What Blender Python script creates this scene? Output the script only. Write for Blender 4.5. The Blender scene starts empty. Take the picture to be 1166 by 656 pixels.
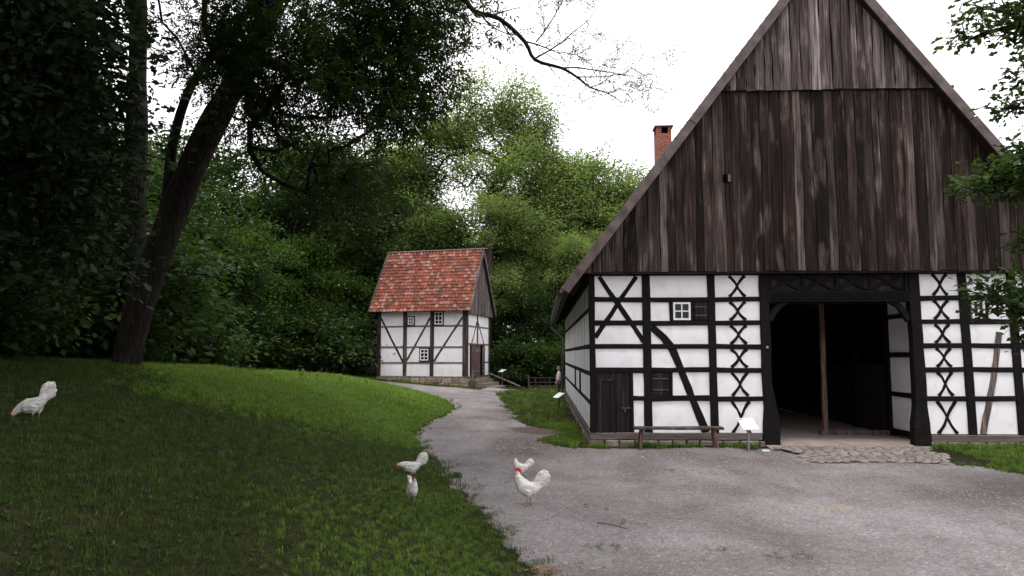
import bpy, math, random
import numpy as np
from mathutils import Vector

R = math.radians
random.seed(7)
rng = np.random.default_rng(7)
scene = bpy.context.scene
col = scene.collection

# ------------------------------------------------------------------ camera, sky, sun, exposure
cam = bpy.data.objects.new('camera', bpy.data.cameras.new('camera'))
col.objects.link(cam)
cam.location = (0, 0, 2.2)
cam.rotation_euler = (R(90 + 5.36), 0, R(2.5))
cam.data.sensor_width = 36
cam.data.lens = 36 * 800 / 1166
cam.data.clip_start = 0.05
cam.data.clip_end = 2000
scene.camera = cam

SUN_EL, SUN_AZ = 74.0, 208.0            # azimuth clockwise from +Y: high, behind the camera to the left
world = bpy.data.worlds.new('World')
scene.world = world
world.use_nodes = True
wn, wl = world.node_tree.nodes, world.node_tree.links
wn.clear()
sky = wn.new('ShaderNodeTexSky'); sky.sky_type = 'NISHITA'; sky.sun_disc = False
sky.sun_elevation = R(SUN_EL); sky.sun_rotation = R(SUN_AZ)
sky.air_density = 1.0; sky.dust_density = 4.0; sky.ozone_density = 1.0
hs = wn.new('ShaderNodeHueSaturation'); hs.inputs['Saturation'].default_value = 0.10
wl.new(sky.outputs[0], hs.inputs['Color'])
cl = wn.new('ShaderNodeMix'); cl.data_type = 'RGBA'
cl.inputs[0].default_value = 0.80       # closed cloud cover
cl.inputs[7].default_value = (11.0, 10.8, 11.3, 1)
wl.new(hs.outputs[0], cl.inputs[6])
bg = wn.new('ShaderNodeBackground'); bg.inputs['Strength'].default_value = 0.135
wl.new(cl.outputs[2], bg.inputs['Color'])
wo = wn.new('ShaderNodeOutputWorld'); wl.new(bg.outputs[0], wo.inputs['Surface'])

sl = bpy.data.lights.new('sun', 'SUN'); sl.energy = 1.5; sl.angle = R(14); sl.color = (1, .97, .93)
sun = bpy.data.objects.new('sun', sl); col.objects.link(sun)
sd = Vector((math.sin(R(SUN_AZ)) * math.cos(R(SUN_EL)), math.cos(R(SUN_AZ)) * math.cos(R(SUN_EL)), math.sin(R(SUN_EL))))
sun.rotation_euler = (-sd).to_track_quat('-Z', 'Y').to_euler()
sun.location = (-20, -20, 40)

vs = scene.view_settings
vs.view_transform = 'Standard'; vs.look = 'None'; vs.gamma = 1; vs.use_curve_mapping = False
vs.exposure = 0.6
scene.render.engine = 'CYCLES'

# ------------------------------------------------------------------ materials
MAT = {}


class NT:
    def __init__(self, name):
        self.m = bpy.data.materials.new(name); self.m.use_nodes = True
        self.t = self.m.node_tree; self.n = self.t.nodes; self.n.clear()
        MAT[name] = self.m

    def new(self, typ, **kw):
        nd = self.n.new(typ)
        for k, v in kw.items(): setattr(nd, k, v)
        return nd

    def link(self, a, b): self.t.links.new(a, b)

    def coord(self, kind='Object', scale=(1, 1, 1), rnd=0.0):
        tc = self.new('ShaderNodeTexCoord'); mp = self.new('ShaderNodeMapping')
        mp.inputs['Scale'].default_value = scale
        self.link(tc.outputs[kind], mp.inputs['Vector'])
        if rnd:
            oi = self.new('ShaderNodeObjectInfo'); mu = self.new('ShaderNodeMath', operation='MULTIPLY')
            mu.inputs[1].default_value = rnd
            self.link(oi.outputs['Random'], mu.inputs[0]); self.link(mu.outputs[0], mp.inputs['Location'])
        return mp.outputs[0]

    def noise(self, vec, scale, detail=4, rough=.55, dist=0.0):
        nz = self.new('ShaderNodeTexNoise')
        nz.inputs['Scale'].default_value = scale; nz.inputs['Detail'].default_value = detail
        nz.inputs['Roughness'].default_value = rough; nz.inputs['Distortion'].default_value = dist
        if vec is not None: self.link(vec, nz.inputs['Vector'])
        return nz.outputs['Fac']

    def voro(self, vec, scale, feature='F1', out='Distance'):
        nz = self.new('ShaderNodeTexVoronoi', feature=feature); nz.inputs['Scale'].default_value = scale
        if vec is not None: self.link(vec, nz.inputs['Vector'])
        return nz.outputs[out]

    def ramp(self, fac, stops, interp='LINEAR'):
        r = self.new('ShaderNodeValToRGB'); r.color_ramp.interpolation = interp
        e = r.color_ramp.elements
        while len(e) < len(stops): e.new(0.5)
        for i, (p, c) in enumerate(stops):
            e[i].position = p
            if not isinstance(c, (tuple, list)): c = (c, c, c)
            e[i].color = (c[0], c[1], c[2], 1)
        self.link(fac, r.inputs[0]); return r.outputs[0]

    def mix(self, fac, a, b, mode='MIX'):
        m = self.new('ShaderNodeMix', data_type='RGBA', blend_type=mode)
        for i, s in ((0, fac), (6, a), (7, b)):
            if isinstance(s, (int, float)): m.inputs[i].default_value = s
            elif isinstance(s, (tuple, list)): m.inputs[i].default_value = (s[0], s[1], s[2], 1)
            else: self.link(s, m.inputs[i])
        return m.outputs[2]

    def attr(self, name, out='Fac'):
        a = self.new('ShaderNodeAttribute', attribute_name=name); return a.outputs[out]

    def rand(self):
        return self.new('ShaderNodeObjectInfo').outputs['Random']

    def math(self, op, a, b=None):
        m = self.new('ShaderNodeMath', operation=op)
        for i, s in enumerate((a, b)):
            if s is None: continue
            if isinstance(s, (int, float)): m.inputs[i].default_value = s
            else: self.link(s, m.inputs[i])
        return m.outputs[0]

    def done(self, color, rough=.8, bump=None, bstr=.3, bdist=.02, metal=0, spec=.3, trans=None, tfac=.35):
        p = self.new('ShaderNodeBsdfPrincipled')
        if isinstance(color, (tuple, list)): p.inputs['Base Color'].default_value = (color[0], color[1], color[2], 1)
        else: self.link(color, p.inputs['Base Color'])
        if isinstance(rough, (int, float)): p.inputs['Roughness'].default_value = rough
        else: self.link(rough, p.inputs['Roughness'])
        p.inputs['Metallic'].default_value = metal
        p.inputs['Specular IOR Level'].default_value = spec
        if bump is not None:
            b = self.new('ShaderNodeBump'); b.inputs['Strength'].default_value = bstr; b.inputs['Distance'].default_value = bdist
            self.link(bump, b.inputs['Height']); self.link(b.outputs[0], p.inputs['Normal'])
        out = self.new('ShaderNodeOutputMaterial')
        if trans is not None:
            t = self.new('ShaderNodeBsdfTranslucent'); self.link(trans, t.inputs['Color'])
            mx = self.new('ShaderNodeMixShader'); mx.inputs[0].default_value = tfac
            self.link(p.outputs[0], mx.inputs[1]); self.link(t.outputs[0], mx.inputs[2])
            self.link(mx.outputs[0], out.inputs['Surface'])
        else:
            self.link(p.outputs[0], out.inputs['Surface'])
        return self.m


def mat_black_timber():
    n = NT('black_timber'); c = n.coord('Object', (1, 1, 1), 7)
    a = n.noise(c, 9, 5); s = n.noise(n.coord('Object', (22, 22, 3), 5), 2.2, 4)
    colr = n.ramp(a, [(.3, (.0045, .004, .004)), (.62, (.009, .0075, .007)), (.8, (.026, .020, .018))])
    colr = n.mix(n.ramp(s, [(.60, 0.0), (.76, .35)]), colr, (.055, .043, .037))
    n.done(colr, .8, s, .5, .012, spec=.12)


def mat_board(name, dark, mid, light, worn=.5):
    """upright weathered plank: every plank its own tone, fine grain, a few worn and a few stained stretches"""
    n = NT(name)
    grain = n.noise(n.coord('Object', (75, 75, 1.5), 31), 1.0, 5, .6, .4)
    streak = n.noise(n.coord('Object', (11, 11, .45), 17), 1.3, 4, .55, .5)
    patch = n.noise(n.coord('Object', (3.0, 3.0, .7), 11), 1.2, 4, .55)
    avg = tuple(.5 * (a + b) for a, b in zip(mid, light))
    base = n.ramp(n.rand(), [(0, dark), (.30, mid), (.45, dark), (.60, tuple(.7 * c for c in avg)), (.74, mid), (.88, avg), (1, light)])
    t = n.mix(n.ramp(patch, [(.54, 0.0), (.68, worn)]), base, light)
    t = n.mix(n.ramp(patch, [(.32, .7), (.45, 0.0)]), t, dark)
    t = n.mix(1.0, t, n.ramp(streak, [(.32, .38), (.5, 1.0), (.68, 1.9)]), 'MULTIPLY')
    t = n.mix(1.0, t, n.ramp(grain, [(.34, .42), (.5, 1.0), (.66, 1.6)]), 'MULTIPLY')
    kn = n.voro(n.coord('Object', (5, 5, 1.7), 9), 1.1)
    t = n.mix(n.ramp(kn, [(.03, .9), (.09, 0.0)]), t, tuple(.4 * c for c in dark))
    n.done(t, .85, n.math('ADD', streak, n.math('MULTIPLY', grain, .6)), .5, .012, spec=.15)


def mat_simple(name, colA, colB, scale=6, rough=.8, bump=.3, detail=5, bd=.01, stretch=(1, 1, 1), metal=0, spec=.3):
    n = NT(name); f = n.noise(n.coord('Object', stretch, 3), scale, detail)
    n.done(n.ramp(f, [(.3, colA), (.7, colB)]), rough, f, bump, bd, metal, spec)


def mat_plaster():
    n = NT('lime_plaster'); c = n.coord('Object', (1, 1, 1), 0)
    a = n.noise(c, 1.3, 5); b = n.noise(c, 14, 5, .65); d = n.noise(n.coord('Object', (1.6, 1.6, 1.0)), 2.2, 6)
    t = n.ramp(a, [(.3, (.80, .785, .80)), (.7, (.88, .865, .88))])
    t = n.mix(n.ramp(d, [(.52, 0.0), (.74, .5)]), t, (.60, .56, .55))
    t = n.mix(n.ramp(b, [(.64, 0.0), (.74, .4)]), t, (.55, .51, .49))
    n.done(t, .9, n.math('ADD', a, n.math('MULTIPLY', b, .35)), .5, .02, spec=.15)


def mat_stone(name, a, b, c):
    n = NT(name); cc = n.coord('Object', (1, 1, 1), 9)
    f = n.noise(cc, 6, 6, .65); g = n.noise(cc, 40, 3)
    t = n.ramp(f, [(.25, a), (.5, b), (.75, c)])
    t = n.mix(1.0, t, n.ramp(n.rand(), [(0, .7), (1, 1.2)]), 'MULTIPLY')
    t = n.mix(1.0, t, n.ramp(g, [(.3, .75), (.7, 1.15)]), 'MULTIPLY')
    n.done(t, .9, f, .5, .02, spec=.2)


def mat_gravel():
    n = NT('gravel_surface'); c = n.coord('Object')
    big = n.noise(c, .32, 5, .6, .5); mid = n.noise(c, 2.2, 5, .65); fine = n.noise(c, 26, 4, .7)
    st = n.voro(c, 34); st2 = n.voro(c, 75); cc = n.voro(c, 34, 'F1', 'Color')
    t = n.ramp(big, [(.34, (.140, .120, .113)), (.47, (.205, .184, .181)), (.62, (.275, .252, .256))])
    t = n.mix(n.ramp(mid, [(.50, 0.0), (.72, .5)]), t, (.155, .128, .114))
    sep = n.new('ShaderNodeSeparateColor'); n.link(cc, sep.inputs[0])
    t = n.mix(1.0, t, n.ramp(sep.outputs[0], [(0, .74), (.6, 1.0), (.93, 1.14), (1, 1.6)]), 'MULTIPLY')
    t = n.mix(1.0, t, n.ramp(st2, [(.1, 1.1), (.55, .75)]), 'MULTIPLY')
    t = n.mix(1.0, t, n.ramp(fine, [(.3, .82), (.7, 1.15)]), 'MULTIPLY')
    trk = n.noise(n.coord('Object', (1.0, .16, 1)), 1.1, 4, .55, .6)
    t = n.mix(1.0, t, n.ramp(trk, [(.34, .88), (.5, 1.0), (.68, 1.12)]), 'MULTIPLY')
    h = n.math('ADD', n.math('MULTIPLY', st, -1.0), n.math('MULTIPLY', fine, .5))
    n.done(t, .95, h, .7, .02, spec=.15)


def mat_soil():
    n = NT('turf_soil'); c = n.coord('Object')
    a = n.noise(c, .9, 5, .6); b = n.noise(c, 11, 5, .7); d = n.noise(c, 45, 3)
    t = n.ramp(a, [(.35, (.015, .017, .007)), (.55, (.026, .026, .010)), (.72, (.044, .034, .020))])
    t = n.mix(n.ramp(b, [(.56, 0.0), (.7, .7)]), t, (.075, .060, .034))
    t = n.mix(1.0, t, n.ramp(d, [(.3, .5), (.7, 1.4)]), 'MULTIPLY')
    n.done(t, .95, n.math('ADD', b, d), .9, .05, spec=.1)


def mat_leaf(name, dark, mid, light, tf=.38, tcol=1.5):
    n = NT(name)
    t = n.ramp(n.attr('tint'), [(0, dark), (.5, mid), (1, light)])
    v = n.noise(n.coord('Object'), .45, 3)
    t = n.mix(1.0, t, n.ramp(v, [(.32, .62), (.68, 1.3)]), 'MULTIPLY')
    tr = n.mix(1.0, t, (tcol * 1.05, tcol * 1.12, tcol * .5), 'MULTIPLY')
    n.done(t, .6, spec=.16, trans=tr, tfac=tf)


def mat_grass(name, a, b, c, dry):
    n = NT(name)
    t = n.ramp(n.rand(), [(0, a), (.5, b), (.88, c), (.97, c), (1, dry)])
    g = n.attr('tint')
    t = n.mix(1.0, t, n.ramp(g, [(0, .6), (1, 1.35)]), 'MULTIPLY')
    tr = n.mix(1.0, t, (1.5, 1.6, .7), 'MULTIPLY')
    n.done(t, .6, spec=.25, trans=tr, tfac=.35)


def mat_bark(name, a, b, sc=1.0):
    n = NT(name); c = n.coord('Object', (7 * sc, 7 * sc, 1.6 * sc))
    f = n.noise(c, 1.6, 6, .7, .8); v = n.voro(c, 1.9)
    t = n.ramp(f, [(.3, a), (.7, b)])
    t = n.mix(1.0, t, n.ramp(v, [(.05, 1.25), (.6, .6)]), 'MULTIPLY')
    m = n.noise(n.coord('Object'), .8, 4)
    t = n.mix(n.ramp(m, [(.55, 0.0), (.75, .6)]), t, (.030, .036, .016))
    n.done(t, .9, n.math('SUBTRACT', f, v), .9, .06, spec=.15)


def mat_tile():
    n = NT('clay_tile'); c = n.coord('Object')
    t = n.attr('tcol', 'Color'); f = n.noise(c, 9, 5, .7); g = n.noise(c, 1.1, 5, .7); h = n.noise(c, 30, 4)
    t = n.mix(1.0, t, n.ramp(h, [(.3, .7), (.7, 1.2)]), 'MULTIPLY')
    lich = n.math('MULTIPLY', n.ramp(f, [(.47, 0.0), (.58, 1.0)]), n.ramp(g, [(.44, 0.0), (.56, 1.0)]))
    t = n.mix(lich, t, (.030, .026, .018))
    l2 = n.noise(n.coord('Object', (1, 1, 1)), 5.3, 5, .75)
    t = n.mix(n.ramp(l2, [(.58, 0.0), (.70, .45)]), t, (.20, .145, .115))
    n.done(t, .85, h, .4, .01, spec=.2)


def mat_brick():
    n = NT('chimney_brick'); b = n.new('ShaderNodeTexBrick')
    tc = n.coord('Object')
    b.inputs['Scale'].default_value = 1.0
    b.inputs['Brick Width'].default_value = .23; b.inputs['Row Height'].default_value = .075; b.inputs['Mortar Size'].default_value = .008
    b.inputs['Color1'].default_value = (.34, .11, .065, 1); b.inputs['Color2'].default_value = (.22, .065, .045, 1)
    b.inputs['Mortar'].default_value = (.30, .24, .2, 1)
    s = n.new('ShaderNodeSeparateXYZ'); n.link(tc, s.inputs[0])
    cb = n.new('ShaderNodeCombineXYZ'); n.link(n.math('ADD', s.outputs[0], s.outputs[1]), cb.inputs[0]); n.link(s.outputs[2], cb.inputs[1])
    n.link(cb.outputs[0], b.inputs['Vector'])
    f = n.noise(tc, 8, 4)
    t = n.mix(1.0, b.outputs[0], n.ramp(f, [(.3, .7), (.7, 1.25)]), 'MULTIPLY')
    n.done(t, .9, b.outputs['Fac'], -.5, .01)


mat_black_timber(); mat_plaster(); mat_gravel(); mat_soil(); mat_tile(); mat_brick()
mat_board('gable_board', (.0075, .0045, .0042), (.022, .0135, .0115), (.118, .090, .081), .6)
mat_board('gable_board_pale', (.034, .024, .022), (.090, .070, .066), (.21, .172, .165), .7)

mat_board('grey_board', (.075, .062, .058), (.13, .108, .102), (.2, .17, .165))
mat_board('brown_door', (.07, .04, .03), (.12, .075, .06), (.18, .13, .115))
mat_board('dark_door', (.011, .009, .009), (.018, .014, .013), (.035, .028, .026))
mat_board('brown_timber', (.045, .032, .027), (.075, .055, .047), (.12, .095, .085))
mat_board('granary_timber', (.030, .022, .020), (.055, .041, .037), (.085, .068, .063))
mat_board('granary_rail', (.10, .082, .078), (.16, .135, .13), (.22, .19, .185))
mat_simple('barge_board', (.070, .053, .049), (.155, .125, .118), 3.5, .85, .5, 6, .02)
mat_simple('sill_wood', (.070, .055, .049), (.165, .135, .125), 4, .85, .5, 6, .02, (.6, .6, 7))
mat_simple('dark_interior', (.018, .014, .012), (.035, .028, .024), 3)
mat_simple('clay_floor', (.20, .155, .135), (.30, .245, .22), 2.5, .95, .4, 6)
mat_simple('white_paint', (.72, .71, .72), (.82, .81, .82), 8, .5, .1)
mat_simple('sign_white', (.70, .71, .72), (.78, .79, .8), 3, .4, .05)
mat_simple('sign_red', (.55, .06, .05), (.6, .08, .06), 3, .4, .05)
mat_simple('grey_metal', (.18, .18, .185), (.30, .30, .31), 8, .45, .1, metal=.6)
mat_simple('zinc', (.05, .05, .055), (.11, .11, .115), 5, .5, .1, metal=.5)
mat_simple('iron', (.05, .045, .045), (.11, .1, .1), 10, .5, .2, metal=.6)
mat_simple('feather_white', (.44, .41, .375), (.74, .72, .70), 16, .95, 1.0, 6, .02, (1, 1, 2.2), 0, .05)
mat_simple('comb_red', (.42, .012, .016), (.60, .03, .03), 30, .5, .2)
mat_simple('leg_horn', (.22, .15, .09), (.34, .25, .16), 30, .6, .2)
mat_simple('eye_dark', (.01, .008, .006), (.02, .012, .01), 5, .2, 0)
mat_simple('skin', (.42, .25, .19), (.50, .31, .24), 8, .6, .05)
mat_simple('shirt_white', (.60, .59, .58), (.72, .71, .70), 12, .9, .2)
mat_simple('trousers_brown', (.055, .036, .03), (.085, .055, .045), 12, .9, .2)
mat_simple('shoe_black', (.015, .013, .012), (.03, .027, .025), 12, .6, .1)
mat_simple('hair_grey', (.16, .13, .11), (.28, .25, .22), 40, .8, .4)
mat_simple('straw', (.16, .105, .06), (.30, .22, .13), 20, .9, .2)
mat_simple('grain', (.42, .28, .10), (.55, .40, .18), 30, .8, .2)
mat_simple('twig_brown', (.045, .032, .026), (.08, .06, .05), 20, .9, .3)
mat_stone('plinth_stone', (.11, .085, .070), (.19, .155, .13), (.27, .23, .2))
mat_stone('sandstone', (.22, .165, .115), (.31, .25, .19), (.38, .32, .26))
mat_stone('cobble_stone', (.15, .125, .112), (.22, .19, .172), (.30, .265, .245))
mat_stone('path_stone', (.13, .115, .11), (.26, .24, .235), (.46, .44, .43))
mat_leaf('leaf_ash', (.014, .028, .008), (.027, .049, .012), (.050, .080, .020), .36, 1.4)
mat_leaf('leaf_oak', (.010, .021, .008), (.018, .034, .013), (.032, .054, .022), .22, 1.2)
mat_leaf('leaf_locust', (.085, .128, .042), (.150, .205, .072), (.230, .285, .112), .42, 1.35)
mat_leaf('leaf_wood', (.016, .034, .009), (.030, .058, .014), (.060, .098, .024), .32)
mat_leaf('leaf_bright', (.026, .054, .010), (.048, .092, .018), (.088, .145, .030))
mat_leaf('leaf_fresh', (.045, .095, .014), (.075, .145, .022), (.12, .20, .04))
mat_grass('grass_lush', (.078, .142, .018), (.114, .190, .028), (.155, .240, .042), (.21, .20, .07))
mat_grass('grass_short_shade', (.024, .044, .007), (.042, .070, .012), (.070, .098, .021), (.13, .105, .05))  # darker than the lush tone to carry tree shade on the bank
mat_bark('bark_dark', (.012, .0095, .008), (.034, .028, .023))
mat_bark('bark_grey', (.020, .017, .014), (.050, .042, .036))
mat_bark('bark_red', (.050, .032, .024), (.105, .072, .055), .6)
n = NT('window_glass'); n.done((.010, .012, .012), .15, spec=.25)
n = NT('hole_black'); n.done((.003, .003, .003), 1.0, spec=0.0)  # flat black put in openings for the darkness inside


# ------------------------------------------------------------------ mesh helpers
def tag(o, label=None, cat=None, group=None, kind=None):
    if label: o['label'] = label
    if cat: o['category'] = cat
    if group: o['group'] = group
    if kind: o['kind'] = kind
    return o


def empty(name, loc, rz=0.0, label=None, cat=None, group=None):
    e = bpy.data.objects.new(name, None); col.objects.link(e)
    e.empty_display_size = .2
    e.location = loc; e.rotation_euler = (0, 0, rz)
    return tag(e, label, cat, group)


def link_mesh(name, me, parent=None):
    o = bpy.data.objects.new(name, me); col.objects.link(o)
    if parent is not None: o.parent = parent
    return o


def copy_tree(o, parent=None):
    c = o.copy(); col.objects.link(c); c.parent = parent
    for ch in list(o.children): copy_tree(ch, c)
    return c


class Frame:
    """a wall plane: u along the wall, z up, n out of the wall"""
    def __init__(self, o, u, n): self.o, self.u, self.n = Vector(o), Vector(u), Vector(n)
    def p(self, u, z, n): return self.o + self.u * u + Vector((0, 0, 1)) * z + self.n * n


class MB:
    def __init__(self): self.v, self.f, self.m = [], [], []

    def add(self, vs_, fs, mi=0):
        b = len(self.v); self.v += [tuple(p) for p in vs_]
        self.f += [tuple(b + i for i in q) for q in fs]; self.m += [mi] * len(fs); return self

    def box(self, x0, x1, y0, y1, z0, z1, mi=0, j=0.0):
        q = [(x, y, z) for z in (z0, z1) for y in (y0, y1) for x in (x0, x1)]
        if j: q = [tuple(a + random.uniform(-j, j) for a in p) for p in q]
        return self.add(q, [(0, 2, 3, 1), (4, 5, 7, 6), (0, 1, 5, 4), (2, 6, 7, 3), (0, 4, 6, 2), (1, 3, 7, 5)], mi)

    def fbox(self, fr, u0, u1, z0, z1, n0, n1, mi=0, j=0.0):
        q = [(u, n, z) for z in (z0, z1) for n in (n0, n1) for u in (u0, u1)]
        if j: q = [tuple(a + random.uniform(-j, j) for a in p) for p in q]
        return self.add([fr.p(u, z, n) for u, n, z in q], [(0, 2, 3, 1), (4, 5, 7, 6), (0, 1, 5, 4), (2, 6, 7, 3), (0, 4, 6, 2), (1, 3, 7, 5)], mi)

    def beam(self, fr, pts, w, n0, n1, jit=.008, seg=.45, ch=.012, mi=0):
        """a hewn timber lying in a wall plane along a polyline, chamfered, with uneven edges"""
        P = []
        ws = w if isinstance(w, (list, tuple)) else [w] * len(pts)
        for i in range(len(pts) - 1):
            a, b = pts[i], pts[i + 1]; L = math.dist(a, b); k = max(1, int(L / seg))
            for s in range(k):
                t = s / k; P.append((a[0] + (b[0] - a[0]) * t, a[1] + (b[1] - a[1]) * t, ws[i] + (ws[i + 1] - ws[i]) * t))
        P.append((pts[-1][0], pts[-1][1], ws[-1]))
        rings = []
        for i, (u, z, ww) in enumerate(P):
            a = P[max(0, i - 1)]; b = P[min(len(P) - 1, i + 1)]
            d = (b[0] - a[0], b[1] - a[1]); l = math.hypot(*d) or 1; nx, nz = -d[1] / l, d[0] / l
            j1, j2 = random.uniform(-jit, jit), random.uniform(-jit, jit)
            jn = random.uniform(-.3, .3) * jit
            h = ww / 2
            sec = [(-h + j1, n0), (-h + j1, n1 - ch + jn), (-h + j1 + ch, n1 + jn), (h + j2 - ch, n1 + jn), (h + j2, n1 - ch + jn), (h + j2, n0)]
            rings.append([fr.p(u + nx * s, z + nz * s, nn) for s, nn in sec])
        b0 = len(self.v)
        self.v += [tuple(p) for r in rings for p in r]
        for i in range(len(rings) - 1):
            for k in range(6):
                a = b0 + i * 6 + k; b = b0 + i * 6 + (k + 1) % 6
                self.f.append((a, b, b + 6, a + 6)); self.m.append(mi)
        self.f.append(tuple(b0 + k for k in range(5, -1, -1))); self.m.append(mi)
        e = b0 + (len(rings) - 1) * 6
        self.f.append(tuple(e + k for k in range(6))); self.m.append(mi)
        return self

    def panel(self, fr, u0, u1, z0, z1, n, amp=.008, nu=4, nz=4, back=.06):
        g = []
        for i in range(nz + 1):
            for j in range(nu + 1):
                e = i in (0, nz) or j in (0, nu)
                g.append(fr.p(u0 + (u1 - u0) * j / nu, z0 + (z1 - z0) * i / nz, n - (.008 if e else 0) + (0 if e else random.uniform(-amp, amp))))
        F = [(i * (nu + 1) + j, i * (nu + 1) + j + 1, (i + 1) * (nu + 1) + j + 1, (i + 1) * (nu + 1) + j) for i in range(nz) for j in range(nu)]
        self.add(g, F)
        per = [j for j in range(nu + 1)] + [i * (nu + 1) + nu for i in range(1, nz + 1)] + [nz * (nu + 1) + j for j in range(nu - 1, -1, -1)] + [i * (nu + 1) for i in range(nz - 1, 0, -1)]
        pv = [g[i] for i in per]; k = len(pv)
        self.add(pv + [p - fr.n * back for p in pv], [(i, i + k, (i + 1) % k + k, (i + 1) % k) for i in range(k)])
        return self

    def poly(self, fr, pts, n0, n1, mi=0):
        """extrude a (u,z) outline between n0 and n1"""
        k = len(pts)
        return self.add([fr.p(u, z, n1) for u, z in pts] + [fr.p(u, z, n0) for u, z in pts],
                        [tuple(range(k)), tuple(range(2 * k - 1, k - 1, -1))] + [(i, i + k, (i + 1) % k + k, (i + 1) % k) for i in range(k)], mi)

    def tube(self, pts, rad, sides=6, mi=0, cap=True):
        pts = [Vector(p) for p in pts]
        rr = rad if isinstance(rad, (list, tuple)) else [rad] * len(pts)
        b0 = len(self.v); up = None
        for i, p in enumerate(pts):
            d = (pts[min(i + 1, len(pts) - 1)] - pts[max(i - 1, 0)]).normalized()
            if up is None:
                up = Vector((0, 0, 1)) if abs(d.z) < .9 else Vector((1, 0, 0))
            s = d.cross(up).normalized(); up = s.cross(d).normalized()
            for k in range(sides):
                a = 2 * math.pi * k / sides
                self.v.append(tuple(p + (s * math.cos(a) + up * math.sin(a)) * rr[i]))
        for i in range(len(pts) - 1):
            for k in range(sides):
                a = b0 + i * sides + k; b = b0 + i * sides + (k + 1) % sides
                self.f.append((a, b, b + sides, a + sides)); self.m.append(mi)
        if cap:
            self.f.append(tuple(b0 + k for k in range(sides - 1, -1, -1))); self.m.append(mi)
            e = b0 + (len(pts) - 1) * sides
            self.f.append(tuple(e + k for k in range(sides))); self.m.append(mi)
        return self

    def loft(self, rings, mi=0):
        b0 = len(self.v); k = len(rings[0])
        for r in rings: self.v += [tuple(p) for p in r]
        for i in range(len(rings) - 1):
            for j in range(k):
                a = b0 + i * k + j; b = b0 + i * k + (j + 1) % k
                self.f.append((a, b, b + k, a + k)); self.m.append(mi)
        self.f.append(tuple(b0 + j for j in range(k - 1, -1, -1))); self.m.append(mi)
        e = b0 + (len(rings) - 1) * k
        self.f.append(tuple(e + j for j in range(k))); self.m.append(mi)
        return self

    def build(self, name, mats, parent=None, off=(0, 0, 0), smooth=False):
        me = bpy.data.meshes.new(name)
        v = self.v if off == (0, 0, 0) else [(p[0] - off[0], p[1] - off[1], p[2] - off[2]) for p in self.v]
        me.from_pydata(v, [], self.f)
        for m in ([mats] if isinstance(mats, str) else mats): me.materials.append(MAT[m])
        if max(self.m, default=0): me.polygons.foreach_set('material_index', self.m)
        if smooth: me.polygons.foreach_set('use_smooth', [True] * len(me.polygons))
        me.update()
        return link_mesh(name, me, parent)


def np_mesh(name, verts, nside, nfaces, idx, mats, attrs=None, smooth=False):
    """fast mesh: idx flat loop indices, nside vertices per face"""
    me = bpy.data.meshes.new(name)
    me.vertices.add(len(verts)); me.vertices.foreach_set('co', np.asarray(verts, np.float32).ravel())
    me.loops.add(len(idx)); me.loops.foreach_set('vertex_index', np.asarray(idx, np.int32))
    me.polygons.add(nfaces); me.polygons.foreach_set('loop_start', np.arange(nfaces, dtype=np.int32) * nside)
    if smooth: me.polygons.foreach_set('use_smooth', np.ones(nfaces, bool))
    for m in ([mats] if isinstance(mats, str) else mats): me.materials.append(MAT[m])
    me.update(calc_edges=True)
    for k, a in (attrs or {}).items():
        if a.ndim == 1:
            at = me.attributes.new(k, 'FLOAT', 'POINT'); at.data.foreach_set('value', a.astype(np.float32))
        else:
            at = me.attributes.new(k, 'FLOAT_COLOR', 'POINT'); at.data.foreach_set('color', a.astype(np.float32).ravel())
    return me


# ------------------------------------------------------------------ terrain
PATH_L = [(.6, -12), (.3, 0), (.1, 5), (-.1, 7.2), (-.3, 7.7), (-.6, 8.8), (-.9, 10.2), (-1.4, 11.8), (-2.0, 13.6), (-2.7, 16), (-3.45, 19), (-3.7, 21.7),
          (-3.55, 25.1), (-3.4, 27.6), (-4.2, 31.1), (-6.0, 34.6), (-8.7, 36.9), (-11, 38.2), (-16, 40), (-30, 43)]
PATH_R = [(-30, 46), (-16, 43.6), (-11.7, 41.6), (-8.1, 40.6), (-5.2, 40.2), (-3.7, 40.4), (-2.9, 43.1), (-1.7, 42.9), (-2.2, 40.6), (-2.5, 38.2), (-2.0, 33.6), (-1.45, 28.8), (-.9, 24.4), (-.5, 21.8), (.2, 20.7),
          (.75, 19.6), (.1, 18.2), (.3, 17.0), (1.6, 16.85), (4.9, 16.85), (5.4, 16.95), (8.9, 16.9), (8.3, 15.4), (8.9, 13.7), (11, 12.6), (16, 11.5), (16, -12)]
PATH = np.array(PATH_L + PATH_R)
BANK = np.array(PATH_L + [(-70, 43), (-70, -12)])


def seg_dist(pts, poly, closed=True):
    a = poly; b = np.roll(poly, -1, 0)
    if not closed: a, b = poly[:-1], poly[1:]
    d = np.full(len(pts), 1e9)
    for i in range(len(a)):
        ab = b[i] - a[i]; ap = pts - a[i]
        t = np.clip((ap @ ab) / (ab @ ab), 0, 1)
        d = np.minimum(d, np.hypot(*(ap - t[:, None] * ab).T))
    return d


def inside(pts, poly):
    x, y = pts[:, 0], pts[:, 1]; r = np.zeros(len(pts), bool); n_ = len(poly)
    for i in range(n_):
        x1, y1 = poly[i]; x2, y2 = poly[(i + 1) % n_]
        if y1 == y2: continue
        c = ((y1 > y) != (y2 > y)) & (x < (x2 - x1) * (y - y1) / (y2 - y1) + x1)
        r ^= c
    return r


def wob(x, y):
    return (.055 * np.sin(x * 3.1 + y * 1.7 + 1) + .05 * np.sin(y * 4.3 - x * 2.2) + .04 * np.sin(x * 9.1 + 2 * np.sin(y * 5.3)) + .03 * np.sin(y * 13 + x * 7))


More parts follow.
